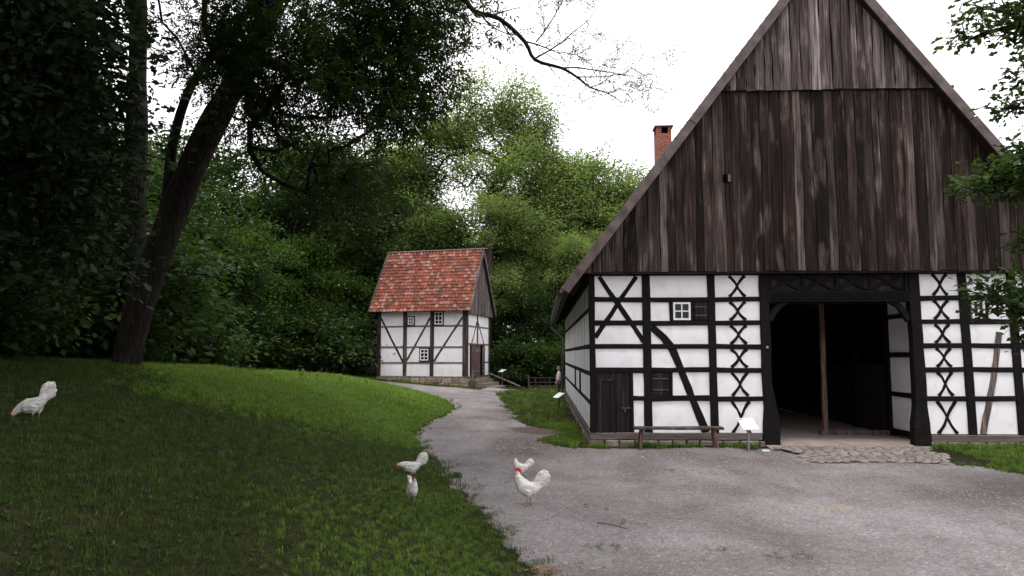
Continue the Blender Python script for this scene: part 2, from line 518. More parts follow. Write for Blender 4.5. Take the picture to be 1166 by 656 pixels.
def path_sdf(pts):
    """negative on the gravel"""
    d = seg_dist(pts, PATH); d[inside(pts, PATH)] *= -1
    return d + wob(pts[:, 0], pts[:, 1])


def sstep(a, b, x):
    t = np.clip((x - a) / (b - a), 0, 1); return t * t * (3 - 2 * t)


def ground_z(pts):
    pts = np.asarray(pts, float).reshape(-1, 2); x, y = pts[:, 0], pts[:, 1]
    z = .075 * np.maximum(0, -x - 1.2) * sstep(22, 38, y) * (1 - sstep(14, 30, -x) * .5)
    z += 8 * sstep(50, 105, y) * sstep(6, -14, x)
    ib = inside(pts, BANK); d = seg_dist(pts, np.array(PATH_L), False)
    B = np.interp(y, [8, 12, 16, 20, 23, 26, 30, 36, 44], [1.85, 2.0, 2.2, 2.0, 1.62, 1.15, .68, .38, .2])
    z += np.where(ib, B * (1 - np.exp(-(d / 4.0) ** 1.35)), 0)
    z += np.where(ib, .5 * sstep(9, 22, d) * sstep(20, 14, y), 0)
    z += .03 * (np.sin(x * .9 + 1.3) * np.sin(y * .7) + .5 * np.sin(x * 2.3 + y * 1.1)) * sstep(.0, 1.5, d)
    z -= .35 * sstep(5, 9, x) * 0
    return z


def gz(x, y): return float(ground_z([(x, y)])[0])


def build_terrain():
    cell = .12
    xs = np.arange(-17, 14.5, cell); ys = np.arange(.5, 50, cell)
    X, Y = np.meshgrid(xs, ys); P = np.stack([X.ravel(), Y.ravel()], 1)
    d = path_sdf(P); D = d.reshape(X.shape)
    gy, gx = np.gradient(D, cell); g = np.stack([gx.ravel(), gy.ravel()], 1)
    gl = np.linalg.norm(g, axis=1)[:, None] + 1e-6
    near = (np.abs(d) < .55 * cell)[:, None]
    P = np.where(near, P - np.clip(d[:, None], -cell, cell) * g / gl ** 2 * .9, P)
    z = ground_z(P); V = np.column_stack([P, z])
    nx, ny = len(xs), len(ys)
    i = np.arange(ny - 1)[:, None] * nx + np.arange(nx - 1)[None]
    Q = np.stack([i, i + 1, i + nx + 1, i + nx], -1).reshape(-1, 4)
    C = P[Q].mean(1); dc = path_sdf(C)
    barn = (C[:, 0] > 1.6) & (C[:, 1] > 17.9)
    for name, m, sel in (('gravel_yard_and_path', 'gravel_surface', (dc < 0) & ~barn), ('grass_bank', 'turf_soil', (dc >= 0) & ~barn)):
        q = Q[sel]; u, inv = np.unique(q.ravel(), return_inverse=True)
        me = np_mesh(name, V[u], 4, len(q), inv, m, smooth=True)
        tag(link_mesh(name, me), kind='structure')
    # wide ground sheet to the horizon, a hand's breadth below the near ground
    xs = np.concatenate([np.linspace(-700, -60, 14), np.arange(-56, 60, 3.5), np.linspace(64, 700, 14)])
    ys = np.concatenate([np.linspace(-300, -20, 10), np.arange(-16, 130, 3.5), np.linspace(140, 1200, 16)])
    X, Y = np.meshgrid(xs, ys); P = np.stack([X.ravel(), Y.ravel()], 1)
    z = ground_z(np.clip(P, -68, 300)) - .14
    z -= 1.2 * ((P[:, 0] > -14) & (P[:, 0] < 12) & (P[:, 1] > 3) & (P[:, 1] < 47))
    nx, ny = len(xs), len(ys)
    i = np.arange(ny - 1)[:, None] * nx + np.arange(nx - 1)[None]
    Q = np.stack([i, i + 1, i + nx + 1, i + nx], -1).reshape(-1, 4)
    me = np_mesh('ground', np.column_stack([P, z]), 4, len(Q), Q.ravel(), 'turf_soil', smooth=True)
    tag(link_mesh('ground', me), kind='structure')


build_terrain()

# ------------------------------------------------------------------ the barn
BO = (7.2, 17.35, 0.0)
CX, YF, YB, XL, XR = 6.98, 17.35, 36.6, 1.16, 12.80
APEX, SLOPE = 12.27, 1.315                     # ridge height, rise per metre
barn = empty('timber_framed_barn', BO, 0, 'large black and white timber-framed barn with dark boarded gable and open gateway', 'barn')
FF = Frame((0, YF, 0), (1, 0, 0), (0, -1, 0))   # front wall
FS = Frame((XL, 0, 0), (0, 1, 0), (-1, 0, 0))   # left long wall, u = world Y
FV = Frame((9.2, 0, 0), (0, 1, 0), (-1, 0, 0))  # right cheek of the gateway
FW = Frame((5.38, 0, 0), (0, 1, 0), (1, 0, 0))  # left cheek of the gateway


def bpart(mb, name, mat, parent=None, smooth=False, label=None):
    o = mb.build(name, mat, parent or barn, BO, smooth)
    if label: o['label'] = label
    return o


def roof_z(x): return APEX - SLOPE * abs(x - CX)


def nj(a=.004): return random.uniform(-a, a)


def post(u, z0, z1, w, fr=FF, n1=.034, name='post', mat='black_timber', w1=None, u1=None):
    bpart(MB().beam(fr, [(u, z0), (u if u1 is None else u1, z1)], [w, w1 or w], -.12, n1 + nj(.002), .008, .5), name, mat)


def rail(u0, u1, z, h=.118, fr=FF, n1=.026, z1=None, mat='black_timber', name='rail'):
    bpart(MB().beam(fr, [(u0, z + nj(.012)), (u1, (z if z1 is None else z1) + nj(.012))], h, -.11, n1 + nj(.002), .008, .42), name, mat)


def brace(pts, w, fr=FF, n1=.018, mat='black_timber', jit=.010, seg=.3, name='brace'):
    bpart(MB().beam(fr, pts, w, -.10, n1 + nj(.002), jit, seg), name, mat)


def panel(u0, u1, z0, z1, fr=FF, n=0.0, par=None, mat='lime_plaster'):
    bpart(MB().panel(fr, u0 - .012, u1 + .012, z0 - .012, z1 + .012, n - .004 + nj(.002), .009), 'plaster_panel', mat, smooth=True)


RZ = [4.17, 3.53, 2.955, 2.38, 1.81, 1.125, .30]     # rail centre heights, wall plate to sill


def row(i): return RZ[i + 1] + (.065 if i < 5 else 0), RZ[i] - .065


# front posts
post(1.215, .28, 4.2, .145)
post(2.545, .28, 4.2, .195)
post(4.125, .28, 4.2, .185)
post(10.17, .28, 4.2, .20, u1=10.12)
post(11.31, .28, 4.2, .20, u1=11.27)
post(12.0, .28, 4.2, .19)
post(12.72, .28, 4.2, .16)
# gateway posts with their swollen feet
bpart(MB().beam(FF, [(5.455, .02), (5.47, .55), (5.45, .95), (5.40, 1.5), (5.40, 4.2)], [.42, .42, .30, .235, .235], -.16, .046, .010, .35), 'gate_post', 'black_timber')
bpart(MB().beam(FF, [(8.99, .02), (8.985, .55), (9.0, .95), (9.01, 1.5), (8.97, 4.2)], [.40, .38, .29, .26, .25], -.16, .046, .010, .35), 'gate_post', 'black_timber')
bolt = MB().tube([FF.p(5.42, 2.36, .04), FF.p(5.42, 2.36, .07)], .035, 8)
bpart(bolt, 'bolt_head', 'grey_metal')
# wall plate and sill
for a, b in ((1.14, 12.82),): rail(a, b, 4.21, .16, n1=.040, name='wall_plate')
rail(1.14, 5.24, .215, .17, n1=.040, mat='sill_wood', name='sill_beam')
rail(9.2, 12.82, .215, .17, n1=.040, mat='sill_wood', name='sill_beam')
# rails of the bays
for i in (1, 2, 3, 4, 5):
    z = RZ[i]
    if i < 5: rail(1.28, 2.45, z)
    else: rail(2.12, 2.45, z)
    rail(2.64, 4.03, z, .13 if i == 5 else .115)
    rail(4.22, 5.29, z)
    rail(9.12, 10.05, z + .02); rail(10.25, 11.2, z + .02); rail(11.4, 11.91, z); rail(12.1, 12.65, z)
# panels
for i in range(6):
    z0, z1 = row(i)
    if i < 4: panel(1.285, 2.45, z0, z1)
    else: panel(2.19, 2.45, z0, z1)
    if i == 1:
        panel(2.64, 3.10, z0, z1)
    elif i == 4:
        panel(3.15, 4.035, z0, z1)
    else:
        panel(2.64, 4.035, z0, z1)
    panel(4.215, 5.30, z0, z1)
    panel(9.12, 10.07, z0 + .02, z1 + .02)
    if i == 1:
        panel(10.70, 11.2, z0 + .02, z1 + .02)
    else:
        panel(10.25, 11.22, z0 + .02, z1 + .02)
    panel(11.4, 11.91, z0, z1); panel(12.09, 12.65, z0, z1)
# solid core behind the panels
core = MB()
core.box(XL + .05, 5.22, YF + .07, YF + .2, .12, 4.25); core.box(9.25, XR - .05, YF + .07, YF + .2, .12, 4.25)
core.box(XL + .07, XL + .2, YF + .2, YB, .12, 4.2)
core.box(XR - .2, XR, YF + .2, YB, .12, 4.2)
core.box(XL, XR, YB - .12, YB, .12, 4.2)
bpart(core, 'wall_core', 'dark_interior')
# crossed braces in the first bay
brace([(1.40, 4.10), (2.02, 3.17), (2.47, 2.50)], .115)
brace([(2.31, 4.10), (1.72, 3.24), (1.29, 2.60)], .115, n1=.012)
# the long bent brace
brace([(2.66, 2.86), (2.95, 2.60), (3.14, 2.36), (3.30, 1.95), (3.62, 1.10), (3.92, .32)], [.15, .17, .19, .17, .17, .18], n1=.020)


# curved lattice of the narrow bays: an ogee cross in every row
def lattice(cx, i, dz=0.0, a=.20):
    z0, z1 = row(i); z0 += dz; z1 += dz; h = z1 - z0
    for s in (1, -1):
        pts = []
        for k in range(9):
            t = k / 8; x = a * (1 - 2 * t)
            x = s * (x - .022 * math.sin(2 * math.pi * t))
            pts.append((cx + x, z1 - h * t))
        bpart(MB().beam(FF, pts, [.085, .072, .065, .06, .058, .06, .065, .072, .085], -.05, (.016 if s > 0 else .011) + nj(.001), .007, .12, .01), 'lattice_brace', 'black_timber')


for i in range(6):
    lattice(4.76, i, 0, .19 if i < 5 else .21)
    lattice(9.60, i, .02, .17 if i < 5 else .22)
# weathered strut in the right bay
brace([(10.93, 2.72), (10.72, 1.6), (10.40, .32)], .15, n1=.022, mat='brown_timber')


# little window with its white frame, and a shutter beside it
def small_window(u0, u1, z0, z1, fr, par, cols=2, rows=2, n=.02, fw=.045, bw=.028, off=BO, mat='white_paint'):
    fr_ = MB()
    fr_.fbox(fr, u0, u1, z0, z0 + fw, n - .06, n); fr_.fbox(fr, u0, u1, z1 - fw, z1, n - .06, n)
    fr_.fbox(fr, u0, u0 + fw, z0 + fw, z1 - fw, n - .06, n); fr_.fbox(fr, u1 - fw, u1, z0 + fw, z1 - fw, n - .06, n)
    w = fr_.build('window', mat, par, off)
    bars = MB()
    for k in range(1, cols):
        c = u0 + (u1 - u0) * k / cols; bars.fbox(fr, c - bw / 2, c + bw / 2, z0 + fw, z1 - fw, n - .05, n - .006)
    for k in range(1, rows):
        c = z0 + (z1 - z0) * k / rows; bars.fbox(fr, u0 + fw, u1 - fw, c - bw / 2, c + bw / 2, n - .052, n - .009)
    bars.build('glazing_bar', mat, w)
    bars_o = w.children[0]
    bars_o.data.transform(__import__('mathutils').Matrix.Translation((-off[0], -off[1], -off[2])))
    iu, iz = (u1 - u0 - 2 * fw) / cols, (z1 - z0 - 2 * fw) / rows
    for a in range(cols):
        for b in range(rows):
            p = MB().fbox(fr, u0 + fw + iu * a + .004, u0 + fw + iu * (a + 1) - .004, z0 + fw + iz * b + .004, z0 + fw + iz * (b + 1) - .004, n - .045, n - .038)
            o = p.build('pane', 'window_glass', w, off)
    return w


rail(3.145, 3.146, 3.24, .09)if False else None
z0, z1 = row(1)
post(3.145, z0, z1, .085, n1=.024, name='window_post')
small_window(3.195, 3.615, z0 + .005, z1 - .005, FF, barn)
post(3.655, z0, z1, .075, n1=.022, name='window_post')


def shutter(u0, u1, z0, z1, fr, n, name='shutter', strap=True, nb=3, mat='dark_door'):
    m = MB()
    for k in range(nb):
        a = u0 + (u1 - u0) * k / nb; b = u0 + (u1 - u0) * (k + 1) / nb
        m.fbox(fr, a + .003, b - .003, z0 + nj(.004), z1 + nj(.004), n - .04, n + nj(.004))
    o = bpart(m, name, mat)
    if strap:
        for zz in (z0 + (z1 - z0) * .25, z0 + (z1 - z0) * .75):
            bpart(MB().fbox(fr, u0 + .02, u1 - .03, zz - .014, zz + .014, n, n + .012), 'strap_hinge', 'iron', o)
    return o


shutter(3.70, 4.03, z0 + .01, z1 - .01, FF, .018)
w2 = small_window(10.32, 10.62, z0 + .03, z1 + .01, FF, barn)
post(10.665, z0 + .02, z1 + .02, .07, n1=.022, name='window_post')
z0, z1 = row(4)
shutter(2.645, 3.06, z0 + .01, z1 - .01, FF, .02)
post(3.11, z0, z1, .08, n1=.024, name='window_post')
# stable door of upright planks
post(2.15, .30, RZ[4] - .05, .085, n1=.028, name='door_post')
door = shutter(1.30, 2.10, .20, 1.74, FF, .012, 'stable_door', False, 5)
fd = MB()
fd.fbox(FF, 1.36, 1.42, .26, 1.60, .018, .034); fd.fbox(FF, 1.72, 1.77, .26, 1.60, .018, .032); fd.fbox(FF, 1.36, 1.77, 1.54, 1.60, .018, .036)
bpart(fd, 'door_batten', 'dark_door', door)
bpart(MB().fbox(FF, 1.90, 2.11, .885, .915, .028, .05).fbox(FF, 1.97, 2.0, .80, .90, .03, .06), 'door_latch', 'iron', door)
rail(1.28, 2.45, 1.80, .14, n1=.03, name='door_lintel')


# plinth of rough stones under the sill
def plinth(fr, u0, u1, z0, z1, n1, par, off, rows=1, mat='plinth_stone', lo=.25, hi=.55, name='plinth_stone'):
    for r in range(rows):
        u = u0; a = z0 + (z1 - z0) * r / rows; b = z0 + (z1 - z0) * (r + 1) / rows
        while u < u1 - .05:
            w = min(random.uniform(lo, hi), u1 - u)
            m = MB(); nn = n1 + nj(.03)
            q = [(u + .008, a + .006), (u + w - .008, a + .006), (u + w - .012, b - .008), (u + .012, b - .006)]
            q = [(p[0] + nj(.006), p[1] + nj(.01)) for p in q]
            inn = [(p[0] + (.025 if k in (0, 3) else -.025), p[1] + (.018 if k < 2 else -.018)) for k, p in enumerate(q)]
            m.add([fr.p(p[0], p[1], nn - .03) for p in q] + [fr.p(p[0], p[1], nn) for p in inn] + [fr.p(p[0], p[1], nn - .3) for p in q],
                  [(4, 5, 6, 7), (0, 1, 5, 4), (1, 2, 6, 5), (2, 3, 7, 6), (3, 0, 4, 7), (8, 9, 1, 0), (9, 10, 2, 1), (10, 11, 3, 2), (11, 8, 0, 3)])
            m.build(name, mat, par, off)
            u += w


plinth(FF, 1.1, 5.3, -.14, .13, .07, barn, BO)
plinth(FF, 9.15, 12.85, -.14, .13, .07, barn, BO)
plinth(FS, YF - .05, YB, -.14, .13, .07, barn, BO, lo=.5, hi=1.0)

# left long wall: close-set posts, rails, narrow whitewashed panels
us = [YF + .09] + [YF + .09 + 1.06 * k for k in range(1, 18)] + [YB - .1]
SZ = [4.0, 3.30, 2.38, 1.72, 1.0, .30]
for k, u in enumerate(us): post(u, .28, 4.1, .075 if 0 < k < 18 else .17, FS, .0)
for i in range(1, 5): rail(YF + .1, YB, SZ[i], .13, FS, .007)
rail(YF, YB, .215, .17, FS, .045, mat='sill_wood', name='sill_beam')
rail(YF, YB, 4.08, .16, FS, .045, name='wall_plate')
for k in range(len(us) - 1):
    for i in range(5):
        if i == 3 and k in (4, 7):
            shutter(us[k] + .08, us[k + 1] - .5, SZ[i + 1] + .07, SZ[i] - .07, FS, .02, strap=False)
            panel(us[k + 1] - .49, us[k + 1] - .06, SZ[i + 1] + .065, SZ[i] - .065, FS)
            continue
        m = MB().panel(FS, us[k] + .055, us[k + 1] - .055, SZ[i + 1] + .055, SZ[i] - .055, .008 + nj(.001), .003, 3, 3)
        bpart(m, 'plaster_panel', 'lime_plaster', smooth=True)

# ---- gateway: carved lintel, frieze, knee brackets, cheeks, inner post and threshold
bpart(MB().beam(FF, [(5.5, 3.60), (8.87, 3.60)], .27, -.2, .035, .008, .5), 'lintel', 'black_timber')
lint = barn.children[-1]
for zz, nn in ((3.50, .050), (3.565, .056), (3.63, .052), (3.69, .046)):
    m = MB()
    u = 5.62
    while u < 8.78:
        L = random.uniform(.05, .07); m.fbox(FF, u, u + L - .018, zz - .02, zz + .02, .030, nn + nj(.003)); u += L
    m.fbox(FF, 5.6, 8.8, zz - .031, zz - .021, .03, nn + .006)
    bpart(m, 'carved_moulding', 'black_timber', lint)
bpart(MB().fbox(FF, 5.5, 8.87, 3.73, 4.14, -.1, -.035), 'frieze_panel', 'dark_door')
for u in (5.56, 6.36, 7.17, 7.98, 8.82): post(u, 3.73, 4.14, .11, n1=.018, name='frieze_post')
for k in range(4):
    a, b = 5.62 + .81 * k, 6.30 + .81 * k
    for s in (0, 1):
        zs = (3.78, 4.10) if s else (4.10, 3.78)
        pts = [(a + (b - a) * t / 6, zs[0] + (zs[1] - zs[0]) * t / 6 + .03 * math.sin(math.pi * t / 3)) for t in range(7)]
        brace(pts, .085, n1=.006 - .006 * s, seg=.2, name='frieze_brace')
for s, cxx in ((1, 5.50), (-1, 8.87)):
    pts = [(cxx + s * .03, 3.0), (cxx + s * .12, 3.20), (cxx + s * .26, 3.37), (cxx + s * .46, 3.48)]
    brace(pts, [.12, .14, .14, .11], n1=.008, name='knee_bracket')
for fr, u in ((FV, 9.2), (FW, 5.38)):
    for a, b in ((.27, 1.10), (1.23, 2.12), (2.25, 3.10), (3.23, 3.75)):
        panel(17.55, 19.16, a, b, fr)
    for z in (1.165, 2.185, 3.165): rail(17.5, 19.2, z, .12, fr, .03)
    rail(17.45, 19.2, .19, .16, fr, .04, name='sill_beam')
    post(19.28, .05, 3.9, .2, fr, .06)
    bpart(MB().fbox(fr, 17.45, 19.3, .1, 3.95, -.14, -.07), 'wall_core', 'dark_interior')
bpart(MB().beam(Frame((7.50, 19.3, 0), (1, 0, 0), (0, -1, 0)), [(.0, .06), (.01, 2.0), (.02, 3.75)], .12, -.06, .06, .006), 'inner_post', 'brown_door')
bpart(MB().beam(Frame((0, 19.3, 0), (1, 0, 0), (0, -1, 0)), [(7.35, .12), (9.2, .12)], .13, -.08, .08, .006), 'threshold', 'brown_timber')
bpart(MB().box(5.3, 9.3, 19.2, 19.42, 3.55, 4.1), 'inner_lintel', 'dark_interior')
fl = MB(); 
NXF, NYF = 16, 20
for j in range(NYF + 1):
    for i in range(NXF + 1):
        x = 5.3 + 3.95 * i / NXF; y = 16.75 + 3.9 * j / NYF
        fl.v.append((x, y, -.01 + .075 * min(1, max(0, (y - 16.8) / 1.0)) + nj(.008)))
for j in range(NYF):
    for i in range(NXF):
        a = j * (NXF + 1) + i; fl.f.append((a, a + 1, a + NXF + 2, a + NXF + 1)); fl.m.append(0)
bpart(fl, 'threshing_floor', 'clay_floor', smooth=True)
bpart(MB().box(5.3, 9.3, 20.6, YB - .2, -.1, .055), 'hall_floor', 'clay_floor')
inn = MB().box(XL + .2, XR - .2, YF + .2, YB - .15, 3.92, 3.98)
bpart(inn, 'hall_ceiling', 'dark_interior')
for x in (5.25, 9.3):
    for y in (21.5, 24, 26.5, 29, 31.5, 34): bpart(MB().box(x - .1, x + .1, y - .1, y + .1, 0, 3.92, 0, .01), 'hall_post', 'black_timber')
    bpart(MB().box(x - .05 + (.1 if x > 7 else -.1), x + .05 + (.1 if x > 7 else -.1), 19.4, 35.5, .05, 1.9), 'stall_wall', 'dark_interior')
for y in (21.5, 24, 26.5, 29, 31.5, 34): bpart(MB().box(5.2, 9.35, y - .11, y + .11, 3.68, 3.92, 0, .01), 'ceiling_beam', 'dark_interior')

# ---- boarded gable: every board on its own
FG = Frame((0, 17.10, 0), (1, 0, 0), (0, -1, 0))
ZB, ZS = 4.19, 8.73


def gable_boards(zb, zt, n, mat, wlo, whi, xa, xb, name='gable_board'):
    x = xa; nseg = 5
    edge = None
    while x < xb - .04:
        w = random.uniform(wlo, whi)
        if xb - x - w < wlo * .6: w = xb - x
        x1 = x + w
        def top(xx): return min(zt, roof_z(xx) - .10)
        za, zc = top(x), top(x1)
        if max(za, zc) > zb + .03:
            bot = zb + nj(.014)
            m = MB(); nn = n + random.uniform(-.016, .014)
            L = [(x + .009 + (nj(.018) if 0 < k < nseg else 0), bot + (max(za, bot + .01) - bot) * k / nseg) for k in range(nseg + 1)]
            Rr = [(x1 - .009 + (nj(.018) if 0 < k < nseg else 0), bot + nj(.006) + (max(zc, bot + .01) - bot) * k / nseg) for k in range(nseg + 1)]
            mid = [((x + x1) / 2, roof_z(CX) - .12)] if x < CX < x1 and zt > 12 else []
            # strips keep the faces planar
            k = nseg + 1
            fr_, bk = [FG.p(u, z, nn) for u, z in L + Rr], [FG.p(u, z, nn - .035) for u, z in L + Rr]
            fcs = []
            for s in range(nseg):
                fcs += [(s, k + s, k + s + 1, s + 1), (2 * k + s, 2 * k + s + 1, 3 * k + s + 1, 3 * k + s), (s, s + 1, 2 * k + s + 1, 2 * k + s), (k + s, 3 * k + s, 3 * k + s + 1, k + s + 1)]
            fcs += [(0, 2 * k, 3 * k, k), (nseg, k + nseg, 3 * k + nseg, 2 * k + nseg)]
            m.add(fr_ + bk, fcs)
            bpart(m, name, mat)
        x = x1


gable_boards(ZB, ZS, .0, 'gable_board', .17, .31, .95, 13.0)
gable_boards(ZS - .06, 20, .07, 'gable_board_pale', .15, .30, 4.4, 10.0)
bpart(MB().beam(FG, [(4.35, ZS - .03), (10.05, ZS - .03)], .07, -.02, .045, .004), 'drip_rail', 'gable_board')
bk = MB().poly(FG, [(1.0, 4.15), (12.96, 4.15), (12.96, roof_z(12.96) - .02), (CX, APEX - .12), (1.0, roof_z(1.0) - .02)], -.16, -.06)
bpart(bk, 'gable_backing', 'dark_interior')
# owl hole and its brick-red stop: a black block before the boards stands for the dark recess
hz = MB().fbox(FG, 4.42, 4.55, 6.38, 6.58, -.02, .013); bpart(hz, 'owl_hole_black_block', 'hole_black')
bpart(MB().fbox(FG, 4.55, 4.63, 6.40, 6.58, -.02, .017), 'owl_hole_stop', 'brown_door')
bpart(MB().fbox(FF, 1.0, 1.17, 4.16, 4.30, .26, .30), 'beam_end', 'brown_timber')


# roof: slabs, tile courses, barge boards, gutter
def slope_frame(side):
    # along-slope unit vector pointing down from the ridge
    l = math.hypot(1, SLOPE); return Vector((side / l, 0, -SLOPE / l)), Vector((side * SLOPE / l, 0, 1 / l))


EAVE_X = 6.45
for side in (-1, 1):
    d, nrm = slope_frame(side); L = EAVE_X * math.hypot(1, SLOPE)
    A = Vector((CX, 0, APEX))
    m = MB()
    q = []
    for y in (16.87, YB + .35):
        for t in (0, L):
            for h in (-.14, -.02): q.append(A + d * t + nrm * h + Vector((0, y, 0)))
    m.add(q, [(0, 1, 3, 2), (4, 6, 7, 5), (0, 4, 5, 1), (2, 3, 7, 6), (1, 5, 7, 3), (0, 2, 6, 4)])
    roof = bpart(m, 'roof', 'dark_interior')
    # tiles
    ncol, nrow = 88, 42; wx = (YB + .3 - 16.86) / ncol; hx = L / nrow
    cu = np.array([0, .3, .62, 1.0]); ch = np.array([.0, .045, .012, .005])
    V, T, CC = [], [], []
    for r_ in range(nrow):
        for c_ in range(ncol):
            b = len(V) 
            base = np.array([.17, .062, .042]) * random.uniform(.55, 1.25) + np.array([.02, .02, .02]) * random.random()
            for (t, hh) in ((r_ * hx, .0), ((r_ + 1) * hx + .03, .03)):
                for k in range(4):
                    p = A + d * t + nrm * (hh + ch[k]) + Vector((0, 16.86 + (c_ + cu[k]) * wx, 0))
                    V.append((p.x - BO[0], p.y - BO[1], p.z - BO[2])); CC.append((*base, 1))
            for k in range(3): T += [b + k, b + k + 1, b + k + 5, b + k + 4]
    me = np_mesh('roof_tiles', V, 4, len(T) // 4, T, 'clay_tile', {'tcol': np.array(CC)})
    tag(link_mesh('roof_tiles', me, roof), kind='stuff')
    # barge board along the verge: two lengths
    for t0, t1 in ((0, L * .52), (L * .522, L + .05)):
        q = []
        for t in (t0, t1):
            for y, h in ((16.80, -.16), (16.85, -.16), (16.85, .06), (16.80, .06)): q.append(A + d * t + nrm * h + Vector((0, y, 0)))
        bpart(MB().add(q, [(0, 1, 2, 3), (4, 7, 6, 5), (0, 4, 5, 1), (1, 5, 6, 2), (2, 6, 7, 3), (3, 7, 4, 0)]), 'barge_board', 'barge_board')
    if side < 0:
        e = A + d * (L + .02)
        g = MB(); ring = []
        for y in np.linspace(16.95, YB + .3, 12):
            r_ = []
            for k in range(9):
                a = math.pi * k / 8; r_.append((e.x - .07 + .085 * math.cos(a), y, e.z - .02 - .085 * math.sin(a)))
            for k in range(8, -1, -1):
                a = math.pi * k / 8; r_.append((e.x - .07 + .075 * math.cos(a), y, e.z - .02 - .075 * math.sin(a)))
            ring.append(r_)
        g.loft(ring); bpart(g, 'gutter', 'zinc', smooth=True)
        bpart(MB().tube([(e.x - .07, YB + .1, e.z - .1), (e.x - .04, YB + .1, e.z - .3), (XL - .16, YB + .1, e.z - .75), (XL - .16, YB + .1, .25), (XL - .3, YB + .1, .08)], .05, 8), 'downpipe', 'zinc', smooth=True)
        for y in np.arange(17.6, YB, 1.06):
            q = []
            for t in (L - 1.1, L - .02):
                for yy, h in ((y - .06, -.27), (y + .06, -.27), (y + .06, -.15), (y - .06, -.15)): q.append(A + d * t + nrm * h + Vector((0, yy, 0)))
            bpart(MB().add(q, [(0, 1, 2, 3), (4, 7, 6, 5), (0, 4, 5, 1), (1, 5, 6, 2), (2, 6, 7, 3), (3, 7, 4, 0)]), 'rafter_end', 'black_timber')
# rear gable
bpart(MB().poly(Frame((0, YB, 0), (1, 0, 0), (0, 1, 0)), [(12.8, 4.1), (1.16, 4.1), (1.16, roof_z(1.16) - .15), (CX, APEX - .15), (12.8, roof_z(12.8) - .15)], -.1, 0), 'rear_gable', 'gable_board')
# chimney
ch_ = MB(); cx0, cy0 = 4.36, 25.0; zt = roof_z(cx0)
ch_.box(cx0 - .27, cx0 + .27, cy0 - .27, cy0 + .27, zt - 1.2, 10.06)
for dx in (-.21, .21):
    for dy in (-.21, .21): ch_.box(cx0 + dx - .06, cx0 + dx + .06, cy0 + dy - .06, cy0 + dy + .06, 10.06, 10.30)
ch_.box(cx0 - .268, cx0 - .08, cy0 - .262, cy0 - .2, 10.06, 10.28)
cho = bpart(ch_, 'chimney', 'chimney_brick')
bpart(MB().box(cx0 - .33, cx0 + .33, cy0 - .33, cy0 + .33, 10.30, 10.345, 0, .012), 'chimney_cap', 'plinth_stone', cho)
bpart(MB().box(cx0 - .15, cx0 + .15, cy0 - .15, cy0 + .15, 10.065, 10.29), 'flue', 'hole_black', cho)

# ---- cobbled apron before the gateway, every stone a piece of its own
apron = MB()
ap = [(5.35, 14.75), (6.4, 14.9), (8.1, 14.8), (8.45, 15.3), (8.75, 15.9), (8.85, 17.05), (5.5, 17.05), (5.3, 16.6), (5.55, 15.9), (5.15, 15.2)]
apron.add([(x, y, .004 + .04 * float(sstep(15.0, 17.0, y))) for x, y in [(6.95 + (x - 6.95) * .93, 16.0 + (y - 16.0) * .93) for x, y in ap]], [tuple(range(len(ap)))])
mat_simple('joint_earth', (.070, .056, .045), (.125, .10, .085), 9, .95, .5)
apo = tag(apron.build('cobbled_apron', 'joint_earth'), kind='structure')
stones = []
for k in range(6):
    m = MB(); N = 7; ang = [2 * math.pi * i / N + random.uniform(-.18, .18) for i in range(N)]
    rr = [random.uniform(.88, 1.08) for _ in range(N)]
    o_, i_ = [(math.cos(a) * r_, math.sin(a) * r_, 0) for a, r_ in zip(ang, rr)], [(math.cos(a) * r_ * .72, math.sin(a) * r_ * .72, 1 + nj(.12)) for a, r_ in zip(ang, rr)]
    m.add(o_ + i_, [tuple(range(N, 2 * N))] + [(j, (j + 1) % N, (j + 1) % N + N, j + N) for j in range(N)])
    o = m.build('cobble', 'cobble_stone', apo, smooth=False); stones.append(o)
first = [True] * 6
y = 14.80; rowi = 0
app = np.array(ap)
while y < 17.0:
    dy = .12 if y < 15.5 else .16
    x = 5.1 + (rowi % 2) * .12
    while x < 9.1:
        w = random.uniform(.14, .20) if y < 15.5 else random.uniform(.17, .28)
        c = (x + w / 2 + nj(.01), y + nj(.02))
        if inside(np.array([c]), app)[0] and random.random() > (.02 + .35 * (seg_dist(np.array([c]), app)[0] < .16 and c[1] < 16.6)):
            k = random.randrange(6)
            o = stones[k] if first[k] else stones[k].copy()
            if not first[k]: col.objects.link(o); o.parent = apo
            first[k] = False
            zz = .045 * sstep(15.0, 17.0, y) 
            o.location = (c[0], c[1], -.002 + zz); o.scale = (w * .5, dy * .5, .020 + nj(.006)); o.rotation_euler = (nj(.05), nj(.05), nj(.15) + (math.pi if random.random() < .5 else 0))
        x += w
    y += dy; rowi += 1

# ------------------------------------------------------------------ the granary
GO = (-4.55, 42.0, 0.0)
gran = empty('timber_framed_granary', GO, R(-13), 'small white half-timbered granary with mossy red tile roof at the wood edge', 'granary')
GL, GW, ZS0, ZE = 5.85, 4.6, .80, 4.86
GF = Frame((0, 0, 0), (1, 0, 0), (0, -1, 0)); GG = Frame((0, 0, 0), (0, 1, 0), (1, 0, 0))
GBK = Frame((0, GW, 0), (1, 0, 0), (0, 1, 0)); GLF = Frame((-GL, 0, 0), (0, 1, 0), (-1, 0, 0))


def gp(mb, name, mat, parent=None, smooth=False): return mb.build(name, mat, parent or gran, smooth=smooth)


def gbeam(fr, pts, w, n1, name, mat): return gp(MB().beam(fr, pts, w, -.1, n1 + nj(.002), .008, .6), name, mat)


